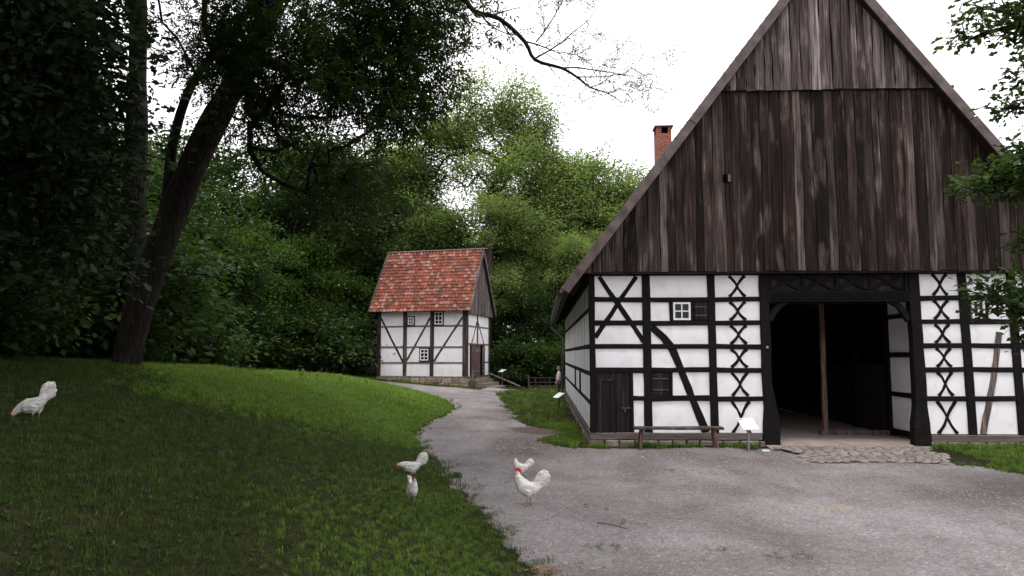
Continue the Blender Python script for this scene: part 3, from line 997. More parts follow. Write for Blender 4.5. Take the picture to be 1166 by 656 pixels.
gp(MB().box(-GL + .06, -.06, .06, GW - .06, .3, ZE), 'wall_core', 'dark_interior')
pu = [-GL + .12, -GL + .12 + .31 * 5.6, -GL + .12 + .625 * 5.6, -.13]
for k, u in enumerate(pu): gbeam(GF, [(u, ZS0), (u + nj(.02), ZE)], .25 if k < 3 else .28, .034, 'post', 'granary_timber')
GZ = [ZE + .05, 3.88, 2.62, 1.66, ZS0 + .02]
for i in (1, 2, 3): gbeam(GF, [(-GL + .24, GZ[i]), (-.26, GZ[i] + nj(.02))], .095, .020, 'rail', 'granary_rail')
gbeam(GF, [(-GL, ZS0 - .02), (0, ZS0 - .02)], .13, .040, 'sill_beam', 'granary_rail')
for a, b in (((pu[0] + .1, 4.4), (pu[1] - .12, 1.72)), ((pu[2] - .12, 4.4), (pu[1] + .12, 1.8)), ((pu[3] - .14, 4.4), (pu[2] + .12, 1.72))):
    gbeam(GF, [a, ((a[0] + b[0]) / 2 + nj(.04), (a[1] + b[1]) / 2), b], .125, .014, 'brace', 'granary_timber')
for k in range(3):
    for i in range(4):
        m = MB().panel(GF, pu[k] + .1, pu[k + 1] - .1, GZ[i + 1] + .04, GZ[i] - .04, -.004 + nj(.002), .008)
        gp(m, 'plaster_panel', 'lime_plaster', smooth=True)


def gwin(u0, u1, z0, z1, fr, cols, rows):
    gp(MB().fbox(fr, u0 - .06, u1 + .06, z0 - .06, z0 - .003, -.05, .062).fbox(fr, u0 - .06, u1 + .06, z1 + .003, z1 + .06, -.05, .062).fbox(fr, u0 - .06, u0 - .003, z0, z1, -.05, .058).fbox(fr, u1 + .003, u1 + .06, z0, z1, -.05, .058), 'window_casing', 'black_timber')
    small_window(u0, u1, z0, z1, fr, gran, cols, rows, .078, .06, .045, (0, 0, 0))


gwin(pu[1] + .2, pu[1] + .58, 3.98, 4.44, GF, 2, 2)
gwin(pu[2] + .18, pu[2] + .70, 3.98, 4.74, GF, 2, 3)
gwin(pu[2] - .74, pu[2] - .20, 1.80, 2.50, GF, 2, 3)
# gable end with the double door
gm = 2.05
for u, w in ((.13, .26), (gm, .16), (GW - .12, .22)): gbeam(GG, [(u, ZS0 if u != gm else 2.86), (u, ZE)], w, .033, 'post', 'granary_timber')
for z in (3.88, 2.80): gbeam(GG, [(.25, z), (GW - .2, z)], .10, .020, 'rail', 'granary_rail')
for z in (1.66,): gbeam(GG, [(3.4, z), (GW - .2, z)], .09, .020, 'rail', 'granary_rail')
for a, b in (((gm - .1, 4.2), (.95, 2.85)), ((gm + .1, 4.2), (3.35, 2.85))): gbeam(GG, [a, b], .11, .014, 'brace', 'granary_timber')
for a, b in ((.26, gm - .07), (gm + .07, GW - .22)):
    for c, d_ in ((3.93, ZE), (2.85, 3.83)): gp(MB().panel(GG, a, b, c, d_, -.004, .008), 'plaster_panel', 'lime_plaster', smooth=True)
for a, b, c, d_ in ((.26, .62, ZS0 + .05, 2.75), (3.45, GW - .22, ZS0 + .05, 1.62), (3.45, GW - .22, 1.71, 2.75)):
    gp(MB().panel(GG, a, b, c, d_, -.004, .008), 'plaster_panel', 'lime_plaster', smooth=True)
gp(MB().fbox(GG, .70, 3.36, ZS0, 2.75, -.02, .004), 'doorway_black_slab', 'hole_black')  # solid black slab stands for the unlit inside of the opening
for u in (.68, 3.40): gbeam(GG, [(u, ZS0), (u, 2.78)], .12, .05, 'door_post', 'granary_timber')


def gdoor(hinge, wd, ang, mat):
    # plank leaf swung out from the wall about its hinge
    c, s_ = math.cos(ang), math.sin(ang)
    fr = Frame((.05, hinge, 0), (s_, c, 0), (c, -s_, 0)); m = MB()
    for k in range(4): m.fbox(fr, wd * k / 4 + .004, wd * (k + 1) / 4 - .004, ZS0 + .03, 2.72, -.02, .02 + nj(.004))
    o = gp(m, 'door_leaf', mat)
    gp(MB().fbox(fr, .03, wd - .03, 1.1, 1.2, .022, .045).fbox(fr, .03, wd - .03, 2.3, 2.55, .022, .045), 'door_batten', 'grey_board', o)


gdoor(.74, 1.05, R(12), 'brown_door')
gdoor(3.32, -.72, R(-8), 'grey_board')
gbeam(GG, [(0, ZS0 - .02), (GW, ZS0 - .02)], .13, .040, 'sill_beam', 'granary_rail')
for fr, a, b in ((GBK, -GL, 0), (GLF, 0, GW)):
    gp(MB().panel(fr, a + .02, b - .02, ZS0, ZE, -.01, .01), 'plaster_panel', 'lime_plaster', smooth=True)
    for t in (0.02, .33, .66, .98): gbeam(fr, [(a + (b - a) * t, ZS0), (a + (b - a) * t, ZE)], .22, .03, 'post', 'granary_timber')
plinth(GF, -GL - .05, .08, -.1, .73, .08, gran, (0, 0, 0), 3, 'sandstone', .3, .7)
plinth(GG, -.05, GW, -.1, .73, .08, gran, (0, 0, 0), 3, 'sandstone', .3, .7)
# roof
RY, RZt = GW / 2, 8.82
oh = .36; gr = (RZt - (ZE - .08)) / (RY + oh)
x0r, x1r = -GL - .42, .30
for side in (-1, 1):
    l = math.hypot(1, gr); d = Vector((0, side / l, -gr / l)); nrm = Vector((0, side * gr / l, 1 / l)); A = Vector((0, RY, RZt)); L = (RY + oh) * l
    q = [A + d * t + nrm * h + Vector((x, 0, 0)) for x in (x0r, x1r) for t in (0, L - .05) for h in (-.12, -.02)]
    roof = gp(MB().add(q, [(0, 1, 3, 2), (4, 6, 7, 5), (0, 4, 5, 1), (2, 3, 7, 6), (1, 5, 7, 3), (0, 2, 6, 4)]), 'roof', 'granary_timber')
    ncol, nrow = 29, 19; wx = (x1r - x0r) / ncol; hx = L / nrow
    cu = [0, .2, .42, .64, .84, 1.0]; chh = [.01, .055, .06, .02, .0, .012]
    V, T, CC = [], [], []
    for r_ in range(nrow):
        for c_ in range(ncol):
            b = len(V); q = random.random()
            base = np.array([.205, .060, .035]) * random.uniform(.7, 1.12)
            if q < .10: base = np.array([.27, .15, .13]) * random.uniform(.7, 1.1)
            elif q < .24: base = np.array([.16, .055, .045]) * random.uniform(.6, 1)
            elif q < .36: base = np.array([.30, .11, .09])
            jz = nj(.012); jt = nj(.012)
            for (t, hh) in ((r_ * hx, .01), ((r_ + 1) * hx + .035 + jt, .05)):
                for k in range(6):
                    p = A + d * t + nrm * (hh + chh[k] + jz) + Vector((x0r + (c_ + cu[k]) * wx, 0, 0))
                    V.append(p[:]); CC.append((*base, 1))
            for k in range(5): T += ([b + k, b + k + 1, b + k + 7, b + k + 6] if side > 0 else [b + k, b + k + 6, b + k + 7, b + k + 1])
            # butt face of the tile
            bb = len(V)
            for k in range(6):
                v = V[b + 6 + k]; V.append((v[0] - nrm.x * .03, v[1] - nrm.y * .03, v[2] - nrm.z * .03)); CC.append((*(base * .8), 1))
            for k in range(5): T += [b + 6 + k, b + 7 + k, bb + k + 1, bb + k]
    me = np_mesh('roof_tiles', V, 4, len(T) // 4, T, 'clay_tile', {'tcol': np.array(CC)})
    tag(link_mesh('roof_tiles', me, roof), kind='stuff')
    for x in (x0r - .05, x1r + .01):
        q = [A + d * t + nrm * h + Vector((xx, 0, 0)) for t in (0, L + .04) for xx, h in ((x, -.13), (x + .04, -.13), (x + .04, .09), (x, .09))]
        gp(MB().add(q, [(0, 1, 2, 3), (4, 7, 6, 5), (0, 4, 5, 1), (1, 5, 6, 2), (2, 6, 7, 3), (3, 7, 4, 0)]), 'barge_board', 'grey_board')
rt = MB(); x = x0r
while x < x1r - .1:
    rings = []
    for xx, sc in ((x, 1.0), (x + .36, .9)):
        rings.append([(xx, RY + .12 * sc * math.cos(math.pi * k / 6), RZt + .02 + .075 * sc * math.sin(math.pi * k / 6)) for k in range(7)])
    rt.loft(rings); x += .34
gp(rt, 'ridge_tiles', 'plinth_stone')
# weathered boards in the gable
GB = Frame((.14, 0, 0), (0, 1, 0), (1, 0, 0))
for fr in (GB, Frame((-GL - .14, 0, 0), (0, 1, 0), (-1, 0, 0))):
    y = -.2
    while y < GW + .2:
        w = random.uniform(.17, .26); y1 = min(y + w, GW + .22)
        f_ = lambda yy: RZt - gr * abs(yy - RY) - .13
        za, zc = f_(y), f_(y1); zb = ZE - .24 + nj(.03)
        if min(za, zc) > zb + .02:
            pts = [(y + .004, zb), (y1 - .004, zb + nj(.01)), (y1 - .004, zc)] + ([(RY, f_(RY))] if y < RY < y1 else []) + [(y + .004, za)]
            gp(MB().poly(fr, pts, -.02, .012 + nj(.008)), 'gable_board', 'grey_board')
        y = y1
gp(MB().poly(Frame((.08, 0, 0), (0, 1, 0), (1, 0, 0)), [(-.1, ZE - .1), (GW + .1, ZE - .1), (RY, RZt - .25)], -.05, 0), 'gable_backing', 'dark_interior')
# stone steps at the door, hand rail
for k, (a, b, z, o) in enumerate(((.4, 3.7, .62, .55), (.45, 3.5, .42, 1.0), (.6, 3.3, .22, 1.45))):
    gp(MB().box(.1, o, a, b, -.1, z, 0, .015), 'doorstep', 'plinth_stone')
gp(MB().beam(Frame((1.0, .25, 0), (1, 0, 0), (0, -1, 0)), [(-.7, .1), (-.7, 1.05)], .13, -.06, .06), 'step_post', 'grey_board')
gp(MB().tube([(.2, 3.85, .95), (2.3, 3.9, .12)], .055, 6), 'step_kerb', 'grey_board')


# ------------------------------------------------------------------ bench, signs, fence
bn = empty('plank_bench', (3.14, 16.78, 0), 0, 'long weathered plank bench on splayed legs against the barn front', 'bench')
BF = Frame((0, 0, 0), (1, 0, 0), (0, -1, 0))
MB().beam(BF, [(-1.03, .475), (1.03, .48)], .055, -.16, .16, .005).build('seat', 'brown_timber', bn)
for u in (-.84, .82):
    for n_ in (-.1, .1):
        MB().tube([(u, n_, .45), (u + (.05 if u > 0 else -.06), n_ * 1.7, -.01)], [.042, .036], 6).build('leg', 'brown_door', bn)


def info_sign(loc, rz, label, w, h, zc, pm, mark=False, tilt=35):
    e = empty('information_sign', loc, rz, label, 'sign', 'information signs on posts')
    MB().box(-.02, .02, -.02, .02, -.05, zc).build('post', pm, e)
    c, s_ = math.cos(R(tilt)), math.sin(R(tilt))
    fr = Frame((0, -.02, zc), (1, 0, 0), (0, -s_, c))
    ax = Vector((0, c, s_))
    def pt(u, v, n_): return Vector((0, 0, zc)) + Vector((u, 0, 0)) + ax * v + Vector((0, -s_, c)) * n_
    def slab(u0, u1, v0, v1, n0, n1):
        q = [pt(u, v, n_) for n_ in (n0, n1) for v in (v0, v1) for u in (u0, u1)]
        return MB().add(q, [(0, 2, 3, 1), (4, 5, 7, 6), (0, 1, 5, 4), (2, 6, 7, 3), (0, 4, 6, 2), (1, 3, 7, 5)])
    b = slab(-w / 2, w / 2, -h / 2, h / 2, 0, .02).build('panel', 'sign_white', e)
    slab(-.05, .05, -.06, .06, -.03, -.001).build('bracket', pm, e)
    if mark: slab(-w / 2 + .02, -w / 2 + .12, h / 2 - .06, h / 2 - .025, .021, .023).build('printed_mark', 'sign_red', b)
    return e


info_sign((4.66, 16.45, 0), R(8), 'white tilted information board on a thin grey post by the barn wall', .38, .40, .60, 'grey_metal', True, 34)
info_sign((.62, 27.8, 0), R(-60), 'small white information board leaning over grass beside the long barn wall', .42, .34, .58, 'zinc', False, 32)
info_sign((-2.65, 46.0, gz(-2.65, 46.0)), R(-50), 'little grey-white information board on a post beside the granary steps', .5, .36, 1.0, 'grey_metal', False, 25)

fe = empty('rail_fence', (0, 46, 0), 0, 'low weathered wooden rail fence beyond the barn corner', 'fence')
for x in (-.9, .9): MB().beam(Frame((x, 0, 0), (1, 0, 0), (0, -1, 0)), [(0, -.15), (nj(.02), .82)], .14, -.06, .06).build('post', 'brown_door', fe)
for z in (.66, .36, .12): MB().beam(Frame((0, -.02, 0), (1, 0, 0), (0, -1, 0)), [(-.85, z), (2.4, z + nj(.03))], .085, -.03, .03).build('rail', 'granary_timber', fe)
for x in (-.5, -.2, .15, .45): MB().beam(Frame((x, 0, 0), (1, 0, 0), (0, -1, 0)), [(0, -.1), (nj(.03), .60)], .06, .012, .032).build('picket', 'granary_timber', fe)

# ------------------------------------------------------------------ chickens and the visitor
def ell_ring(c, ax1, ax2, r1, r2, n_=12):
    return [Vector(c) + Vector(ax1) * (r1 * math.cos(2 * math.pi * k / n_)) + Vector(ax2) * (r2 * math.sin(2 * math.pi * k / n_)) for k in range(n_)]


def fuse(mb, voxel, smooth_it=6):
    """grow one continuous skin over overlapping closed forms"""
    me = bpy.data.meshes.new('form'); me.from_pydata(mb.v, [], mb.f); me.update()
    o = bpy.data.objects.new('form', me); col.objects.link(o)
    m = o.modifiers.new('r', 'REMESH'); m.mode = 'VOXEL'; m.voxel_size = voxel
    if smooth_it:
        k = o.modifiers.new('s', 'SMOOTH'); k.factor = .5; k.iterations = smooth_it
    dg = bpy.context.evaluated_depsgraph_get(); dg.update()
    out = bpy.data.meshes.new_from_object(o.evaluated_get(dg), depsgraph=dg)
    bpy.data.objects.remove(o); bpy.data.meshes.remove(me)
    return out


def bez(a, b, c, t): return a.lerp(b, t).lerp(b.lerp(c, t), t)


def chicken(name, label, cat, loc, heading, size, neck='up', tail=52, comb=1.0, pitch=0.0, tail_len=1.0):
    e = empty(name, loc, heading, label, cat, 'white chickens')
    m = MB(); Z = Vector((0, 0, 1)); Yv = Vector((0, 1, 0)); X = Vector((1, 0, 0))
    cp, sp = math.cos(pitch), math.sin(pitch)
    def P(x, z, y=0.0):                       # body pitched about the hips
        dz = z - .22; return Vector((x * cp - dz * sp, y, .22 + dz * cp + x * sp))
    rings = [(.178, .262, .022, .035), (.160, .250, .054, .072), (.12, .236, .080, .098), (.05, .222, .094, .108), (-.02, .222, .094, .104), (-.09, .24, .080, .088), (-.14, .268, .058, .066), (-.18, .30, .03, .04)]
    m.loft([ell_ring(P(x, z), Yv, Z, ry, rz) for x, z, ry, rz in rings])
    for s_ in (1, -1):                        # folded wings
        m.loft([ell_ring(P(x, z, s_ * y), Yv, Z, ry, rz, 8) for x, z, y, ry, rz in ((.09, .26, .058, .012, .02), (.05, .255, .070, .022, .05), (-.04, .25, .070, .022, .055), (-.12, .262, .050, .016, .035), (-.17, .28, .03, .006, .012))])
    # neck and head
    head = {'up': (.150, .435), 'forward': (.285, .262), 'down': (.275, .095), 'mid': (.20, .385)}[neck]
    h0, h1 = P(.072, .252), Vector((head[0], 0, head[1]))
    ctl = {'up': P(.165, .34), 'forward': P(.20, .30), 'down': P(.23, .24), 'mid': P(.17, .33)}[neck]
    nr = []
    for i in range(8):
        t = i / 7; p = bez(h0, ctl, h1, t); d = (bez(h0, ctl, h1, min(1, t + .05)) - bez(h0, ctl, h1, max(0, t - .05))).normalized()
        r_ = (.078 if neck in ('up', 'mid') else .060) * (1 - t) ** 1.0 + .030
        nr.append(ell_ring(p, Yv, d.cross(Yv).normalized(), r_ * .86, r_))
    m.loft(nr)
    hd = {'up': X, 'mid': X, 'forward': Vector((.93, 0, -.36)), 'down': Vector((.5, 0, -.86))}[neck]
    hu = Yv.cross(hd).normalized() * -1
    if hu.z < 0 and neck != 'down': hu = -hu
    if neck == 'down' and hu.x < 0: hu = -hu
    m.loft([ell_ring(h1 + hd * a, Yv, hu, r_ * .85, r_) for a, r_ in ((-.03, .012), (-.018, .026), (.004, .031), (.024, .024), (.038, .012))])
    # tail: separate overlapping feathers so that the outline is ragged
    root = P(-.10, .268)
    for k, (da, L, w) in enumerate(((-34, .16, .040), (-20, .21, .046), (-7, .245, .050), (6, .255, .052), (18, .245, .048), (30, .21, .040), (44, .15, .034))):
        a = math.radians(tail + da * .85); d = Vector((-math.cos(a), 0, math.sin(a))); sd_ = Vector((math.sin(a), 0, math.cos(a)))
        L *= tail_len; yo = (k % 3 - 1) * .012
        m.loft([ell_ring(root + d * (L * t) + sd_ * (-.02 * t * t) + Yv * yo * t * 2, sd_, Yv, w * ww, .016 * tt, 8) for t, ww, tt in ((-.1, 1.3, 2.6), (.2, 1.3, 2.2), (.55, 1.15, 1.3), (.88, .85, .8), (1.0, .4, .5))])
    # saddle, thighs, shanks and toes
    m.loft([ell_ring(P(x, z), Yv, Z, ry, rz, 10) for x, z, ry, rz in ((-.08, .30, .05, .03), (-.13, .305, .05, .04), (-.17, .31, .035, .04), (-.2, .335, .015, .02))])
    for s_, fx in ((1, .015), (-1, -.02)):
        a, b, c = P(-.01, .215, s_ * .048), Vector((-.012 + fx, s_ * .046, .125)), Vector((fx, s_ * .045, .012))
        m.tube([a, a.lerp(b, .6), b.lerp(c, .12)], [.064, .052, .022], 10)
        m.tube([a.lerp(b, .9), b, c], [.012, .0095, .0085], 8)
        for an, L in ((0, .058), (28, .05), (-28, .05), (180, .028)):
            m.tube([c + Z * .002, c + Vector((math.cos(R(an)) * L, math.sin(R(an)) * L, -.005))], [.0085, .006], 6)
    me = fuse(m, .0062, 3)
    me.name = 'body'; me.materials.clear()
    for q in ('feather_white', 'leg_horn'): me.materials.append(MAT[q])
    nF = len(me.polygons); cz = np.empty(nF * 3); me.polygons.foreach_get('center', cz); cz = cz.reshape(-1, 3)
    leg = (cz[:, 2] < .095) & (np.abs(cz[:, 0]) < .12)
    me.polygons.foreach_set('material_index', leg.astype(np.int32)); me.polygons.foreach_set('use_smooth', np.ones(nF, bool))
    body = link_mesh('body', me, e)
    # comb, wattles, beak, eyes
    def HP(a, b, y=0.0): return h1 + hd * a + hu * b + Yv * y
    k_ = comb
    out = [(-.040, .016), (-.052, .045 * k_), (-.034, .040 * k_), (-.026, .066 * k_), (-.012, .050 * k_), (.000, .074 * k_), (.010, .050 * k_), (.022, .062 * k_), (.028, .036 * k_), (.036, .022), (.02, .014)]
    cm = MB(); n_ = len(out)
    cm.add([HP(a, b, .006) for a, b in out] + [HP(a, b, -.006) for a, b in out], [tuple(range(n_)), tuple(range(2 * n_ - 1, n_ - 1, -1))] + [(i, i + n_, (i + 1) % n_ + n_, (i + 1) % n_) for i in range(n_)])
    cm.build('comb', 'comb_red', e)
    for s_ in (1, -1):
        w = MB().loft([ell_ring(HP(.016, b, s_ * .012), Yv, hd, .006 * q, .014 * k_ * q, 8) for b, q in ((-.012, .6), (-.026, 1), (-.026 - .024 * k_, 1.05), (-.032 - .036 * k_, .4))]); w.build('wattle', 'comb_red', e, smooth=True)
        MB().loft([ell_ring(HP(.010, .006, s_ * (.021 + q * .004)), hd, hu, .012 * f_, .010 * f_, 8) for q, f_ in ((0, 1), (1, .8))]).build('face_patch', 'comb_red', e)
        MB().loft([ell_ring(HP(.012, .008, s_ * (.0245 + q * .004)), hd, hu, .0055 * f_, .0055 * f_, 8) for q, f_ in ((0, 1), (1, .6))]).build('eye', 'eye_dark', e)
    MB().loft([ell_ring(HP(a, b), Yv, hu, r_, r_, 8) for a, b, r_ in ((.028, 0, .012), (.045, -.002, .008), (.062, -.008, .002))]).build('beak', 'straw', e)
    e.scale = (size,) * 3
    return e


def on(x, y, dz=0.0): return (x, y, gz(x, y) + dz)


chicken('rooster', 'white rooster with red comb standing upright on the gravel, nearest on the path', 'rooster', (-.22, 10.5, .004), R(176), 1.04, 'up', 50, 1.25, R(6), 1.08)
chicken('hen', 'smaller white hen walking on gravel just behind the rooster', 'hen', (-.38, 12.7, .02), R(184), .74, 'up', 42, .8, R(0), .9)
chicken('hen', 'white hen facing the camera at the grass edge, tail raised behind its red head', 'hen', on(-1.72, 9.35), R(-62), .70, 'up', 62, .8, R(12), 1.0)
chicken('hen', 'white hen stretching its neck forward on the grass edge, tail held high', 'hen', on(-2.10, 11.45), R(178), .82, 'forward', 50, .7, R(-6), 1.12)
chicken('hen', 'white hen pecking with its head down in dark grass at far left', 'hen', on(-5.98, 8.13, -.03), R(190), .86, 'down', 62, .7, R(-16), 1.05)


def person():
    e = empty('person', (.80, 35.6, 0), R(90), 'person in white shirt and brown trousers standing at the far barn corner', 'person')
    m = MB(); V = Vector                       # faces +Y before rotation, so west once turned
    X, Y_, Z = V((1, 0, 0)), V((0, 1, 0)), V((0, 0, 1))
    def limb(p, r): m.tube([V(q) for q in p], r, 10)
    m.loft([ell_ring((0, y, z), X, Y_, a, b, 14) for z, a, b, y in ((.84, .10, .08, 0), (.90, .165, .115, 0), (1.0, .155, .115, .01), (1.10, .15, .115, .015), (1.22, .17, .115, .01), (1.34, .18, .10, 0), (1.41, .12, .07, -.01), (1.45, .06, .055, -.005))])
    limb([(0, -.005, 1.40), (0, .012, 1.50)], [.06, .05])
    m.loft([ell_ring((0, y, z), X, Y_, a, b, 14) for z, a, b, y in ((1.475, .03, .04, .03), (1.50, .052, .062, .028), (1.55, .068, .080, .02), (1.60, .074, .092, .012), (1.65, .070, .088, .006), (1.69, .045, .06, .0), (1.705, .015, .02, 0))])
    m.loft([ell_ring((0, .10 + d_, z), X, Z, a, b, 8) for d_, z, a, b in ((-.01, 1.575, .016, .026), (.012, 1.566, .012, .014), (.022, 1.562, .005, .006))])
    for s_ in (1, -1):
        m.loft([ell_ring((s_ * (.068 + q), -.005, 1.58), Y_, Z, a, b, 8) for q, a, b in ((0, .014, .024), (.012, .018, .030), (.018, .012, .022))])
        limb([(s_ * .09, 0, .92), (s_ * .095, .015, .52), (s_ * .10, 0, .46), (s_ * .10, -.02, .10)], [.095, .068, .062, .045])
        m.loft([ell_ring((s_ * .105, y, z), X, Z, a, b, 10) for y, z, a, b in ((-.08, .045, .02, .03), (-.05, .055, .038, .05), (.04, .05, .045, .045), (.12, .035, .042, .032), (.17, .025, .02, .016))])
        el, wr = V((s_ * .235, -.02, 1.10)), V((s_ * .225, .10, .90))
        limb([(s_ * .165, 0, 1.355), (s_ * .215, -.01, 1.25), el], [.062, .05, .04]); limb([el, el.lerp(wr, .5), wr], [.042, .04, .028])
        hd = (wr - el).normalized(); pc = wr + hd * .05
        m.loft([ell_ring(wr + hd * t, Y_.cross(hd).normalized() * 1, Y_, a, b, 8) for t, a, b in ((-.01, .016, .024), (.04, .016, .038), (.085, .014, .036), (.095, .008, .02))])
        for k in range(4):
            b0 = wr + hd * .085 + Y_ * (.030 - k * .020); L = (.065, .075, .070, .055)[k]
            limb([b0, b0 + hd * L * .55, b0 + hd * L * .95 - X * s_ * .015], [.0085, .008, .006])
        limb([wr + hd * .03 + Y_ * .028, wr + hd * .055 + Y_ * .058, wr + hd * .09 + Y_ * .064], [.011, .0095, .007])
    me = fuse(m, .0095, 3); me.name = 'body'; me.materials.clear()
    for q in ('skin', 'shirt_white', 'trousers_brown', 'shoe_black'): me.materials.append(MAT[q])
    nF = len(me.polygons); c = np.empty(nF * 3); me.polygons.foreach_get('center', c); c = c.reshape(-1, 3)
    mi = np.where(c[:, 2] > 1.435, 0, np.where((np.abs(c[:, 0]) > .172) & (c[:, 2] < 1.16) & (c[:, 2] > .7), 0, np.where(c[:, 2] > .955, 1, np.where(c[:, 2] > .085, 2, 3))))
    me.polygons.foreach_set('material_index', mi.astype(np.int32)); me.polygons.foreach_set('use_smooth', np.ones(nF, bool))
    link_mesh('body', me, e)
    hr = MB().loft([ell_ring((0, y, z), X, Y_, a, b, 14) for z, a, b, y in ((1.57, .073, .06, -.035), (1.61, .081, .085, -.012), (1.66, .079, .090, -.004), (1.70, .052, .065, -.004), (1.716, .015, .02, 0))])
    hr.build('hair', 'hair_grey', e, smooth=True)
    for s_ in (1, -1): MB().loft([ell_ring((s_ * .028, .098 + q, 1.605), X, Z, .010 * f_, .006 * f_, 8) for q, f_ in ((0, 1), (.006, .6))]).build('eye', 'eye_dark', e)
    MB().fbox(Frame((0, .098, 0), (1, 0, 0), (0, 1, 0)), -.022, .022, 1.533, 1.541, -.006, .006).build('mouth', 'comb_red', e)
    e.scale = (.93,) * 3


person()

# ------------------------------------------------------------------ trees
def unit(a): return a / (np.linalg.norm(a, axis=-1, keepdims=True) + 1e-9)


def clump_targets(r, lobes, per_m3=None, n=400, clump=1.1, nclump=40, shell=.45):
    """branch-end targets gathered in clumps inside a set of ellipsoids (cx,cy,cz,rx,ry,rz[,weight])"""
    out = []
    w = np.array([(l[6] if len(l) > 6 else l[3] * l[4] * l[5]) for l in lobes], float); w /= w.sum()
    for l, ww in zip(lobes, w):
        nc = max(2, int(round(nclump * ww))); c = np.array(l[:3]); rad = np.array(l[3:6])
        d = unit(r.normal(size=(nc, 3))); q = d * (shell + (1 - shell) * r.random((nc, 1)) ** .6)
        C = c + q * rad
        k = max(nc, int(round(n * ww))); idx = r.integers(0, nc, k)
        out.append(C[idx] + r.normal(size=(k, 3)) * np.array([clump, clump, clump * .75]) * .5)
    return np.concatenate(out)


def skeleton(r, trunk, targets, step=.9, rise=.35):
    nodes = [np.array(p, float) for p in trunk]; par = [-1] + list(range(len(trunk) - 1))
    N = np.zeros((len(trunk) + len(targets) * 14, 3)); N[:len(trunk)] = nodes; n_ = len(trunk)
    dirs = np.zeros_like(N); dirs[:n_] = unit(np.gradient(N[:n_], axis=0))
    tip = []
    lo = max(1, int(len(trunk) * .35))
    dt = np.min(np.linalg.norm(targets[:, None] - N[None, lo:n_], axis=2), axis=1)
    for i in np.argsort(dt):
        T = targets[i]; v = T - N[lo:n_]
        dist = np.linalg.norm(v, axis=1)
        cost = dist * (1 + .55 * np.maximum(0, -v[:, 2] / (dist + 1e-6)) + .35 * (1 - np.sum(v * dirs[lo:n_], 1) / (dist + 1e-6)))
        j = lo + int(np.argmin(cost)); a = N[j]; L = np.linalg.norm(T - a)
        ctl = a + dirs[j] * L * rise + (T - a) * .25 + r.normal(size=3) * L * .06
        k = int(min(12, max(1, round(L / step)))); prev = j
        for q in range(1, k + 1):
            t = q / k; p = a * (1 - t) ** 2 + 2 * ctl * t * (1 - t) + T * t * t
            N[n_] = p; dirs[n_] = unit(p - N[prev]); par.append(prev); prev = n_; n_ += 1
        tip.append(prev)
    return N[:n_], np.array(par), np.array(tip), dirs[:n_]


def limb_mesh(name, N, par, tip, r0, rmin, mat, ntrunk, flare=1.6, sides=6, power=.62):
    cnt = np.zeros(len(N)); cnt[tip] += 1
    for i in range(len(N) - 1, 0, -1):
        if par[i] >= 0: cnt[par[i]] += cnt[i]
    rad = np.maximum(rmin, r0 * (cnt / max(cnt.max(), 1)) ** power)
    for i in range(ntrunk):                      # trunk tapers gently, with a root flare
        t = i / max(1, ntrunk - 1); rad[i] = max(rad[i], r0 * (1 - .55 * t)) * (flare if i == 0 else 1)
    e = np.arange(ntrunk, len(N)); p = par[ntrunk:]
    A, B = N[p], N[e]; d = unit(B - A); ref = np.where(np.abs(d[:, 2:3]) > .9, np.array([[1., 0, 0]]), np.array([[0, 0, 1.]]))
    s = unit(np.cross(d, ref)); u = np.cross(s, d)
    ra = np.minimum(rad[p], rad[e] * 1.6 + .004); rb = rad[e]
    an = np.arange(sides) / sides * 2 * np.pi
    ringA = A[:, None] - d[:, None] * (.3 * ra)[:, None, None] + ra[:, None, None] * (np.cos(an)[None, :, None] * s[:, None] + np.sin(an)[None, :, None] * u[:, None])
    ringB = B[:, None] + rb[:, None, None] * (np.cos(an)[None, :, None] * s[:, None] + np.sin(an)[None, :, None] * u[:, None])
    V = np.concatenate([ringA, ringB], 1).reshape(-1, 3)
    b = (np.arange(len(e)) * 2 * sides)[:, None]; k = np.arange(sides)[None]
    Q = np.stack([b + k, b + (k + 1) % sides, b + sides + (k + 1) % sides, b + sides + k], -1).reshape(-1, 4)
    # the bole: one continuous, slightly fluted tube
    S_ = 12; tn = N[:ntrunk]; td = unit(np.gradient(tn, axis=0)); rf = np.array([0., 1, 0])
    ts = unit(np.cross(td, rf)); tu = np.cross(ts, td); a2 = np.arange(S_) / S_ * 2 * np.pi
    fl = 1 + .06 * np.sin(3 * a2 + 1)[None] + .05 * np.sin(5 * a2)[None] + .04 * np.sin(np.arange(ntrunk) * 1.9)[:, None] * np.cos(2 * a2)[None]
    TV = tn[:, None] + (rad[:ntrunk, None] * fl)[..., None] * (np.cos(a2)[None, :, None] * ts[:, None] + np.sin(a2)[None, :, None] * tu[:, None])
    b = (len(V) + np.arange(ntrunk - 1) * S_)[:, None]; k = np.arange(S_)[None]
    Q2 = np.stack([b + k, b + (k + 1) % S_, b + S_ + (k + 1) % S_, b + S_ + k], -1).reshape(-1, 4)
    V = np.concatenate([V, TV.reshape(-1, 3)]); Q = np.concatenate([Q, Q2])
    return np_mesh(name, V, 4, len(Q), Q.ravel(), mat, smooth=True)


def smooth_trunk(trunk, k=4):
    """resample a hand-laid trunk line with a spline so that it does not kink"""
    P = np.array(trunk, float); out = []
    for i in range(len(P) - 1):
        p0, p1, p2, p3 = P[max(i - 1, 0)], P[i], P[i + 1], P[min(i + 2, len(P) - 1)]
        for q in range(k):
            t = q / k; out.append(.5 * ((2 * p1) + (-p0 + p2) * t + (2 * p0 - 5 * p1 + 4 * p2 - p3) * t * t + (-p0 + 3 * p1 - 3 * p2 + p3) * t ** 3))
    out.append(P[-1]); return [tuple(p) for p in out]


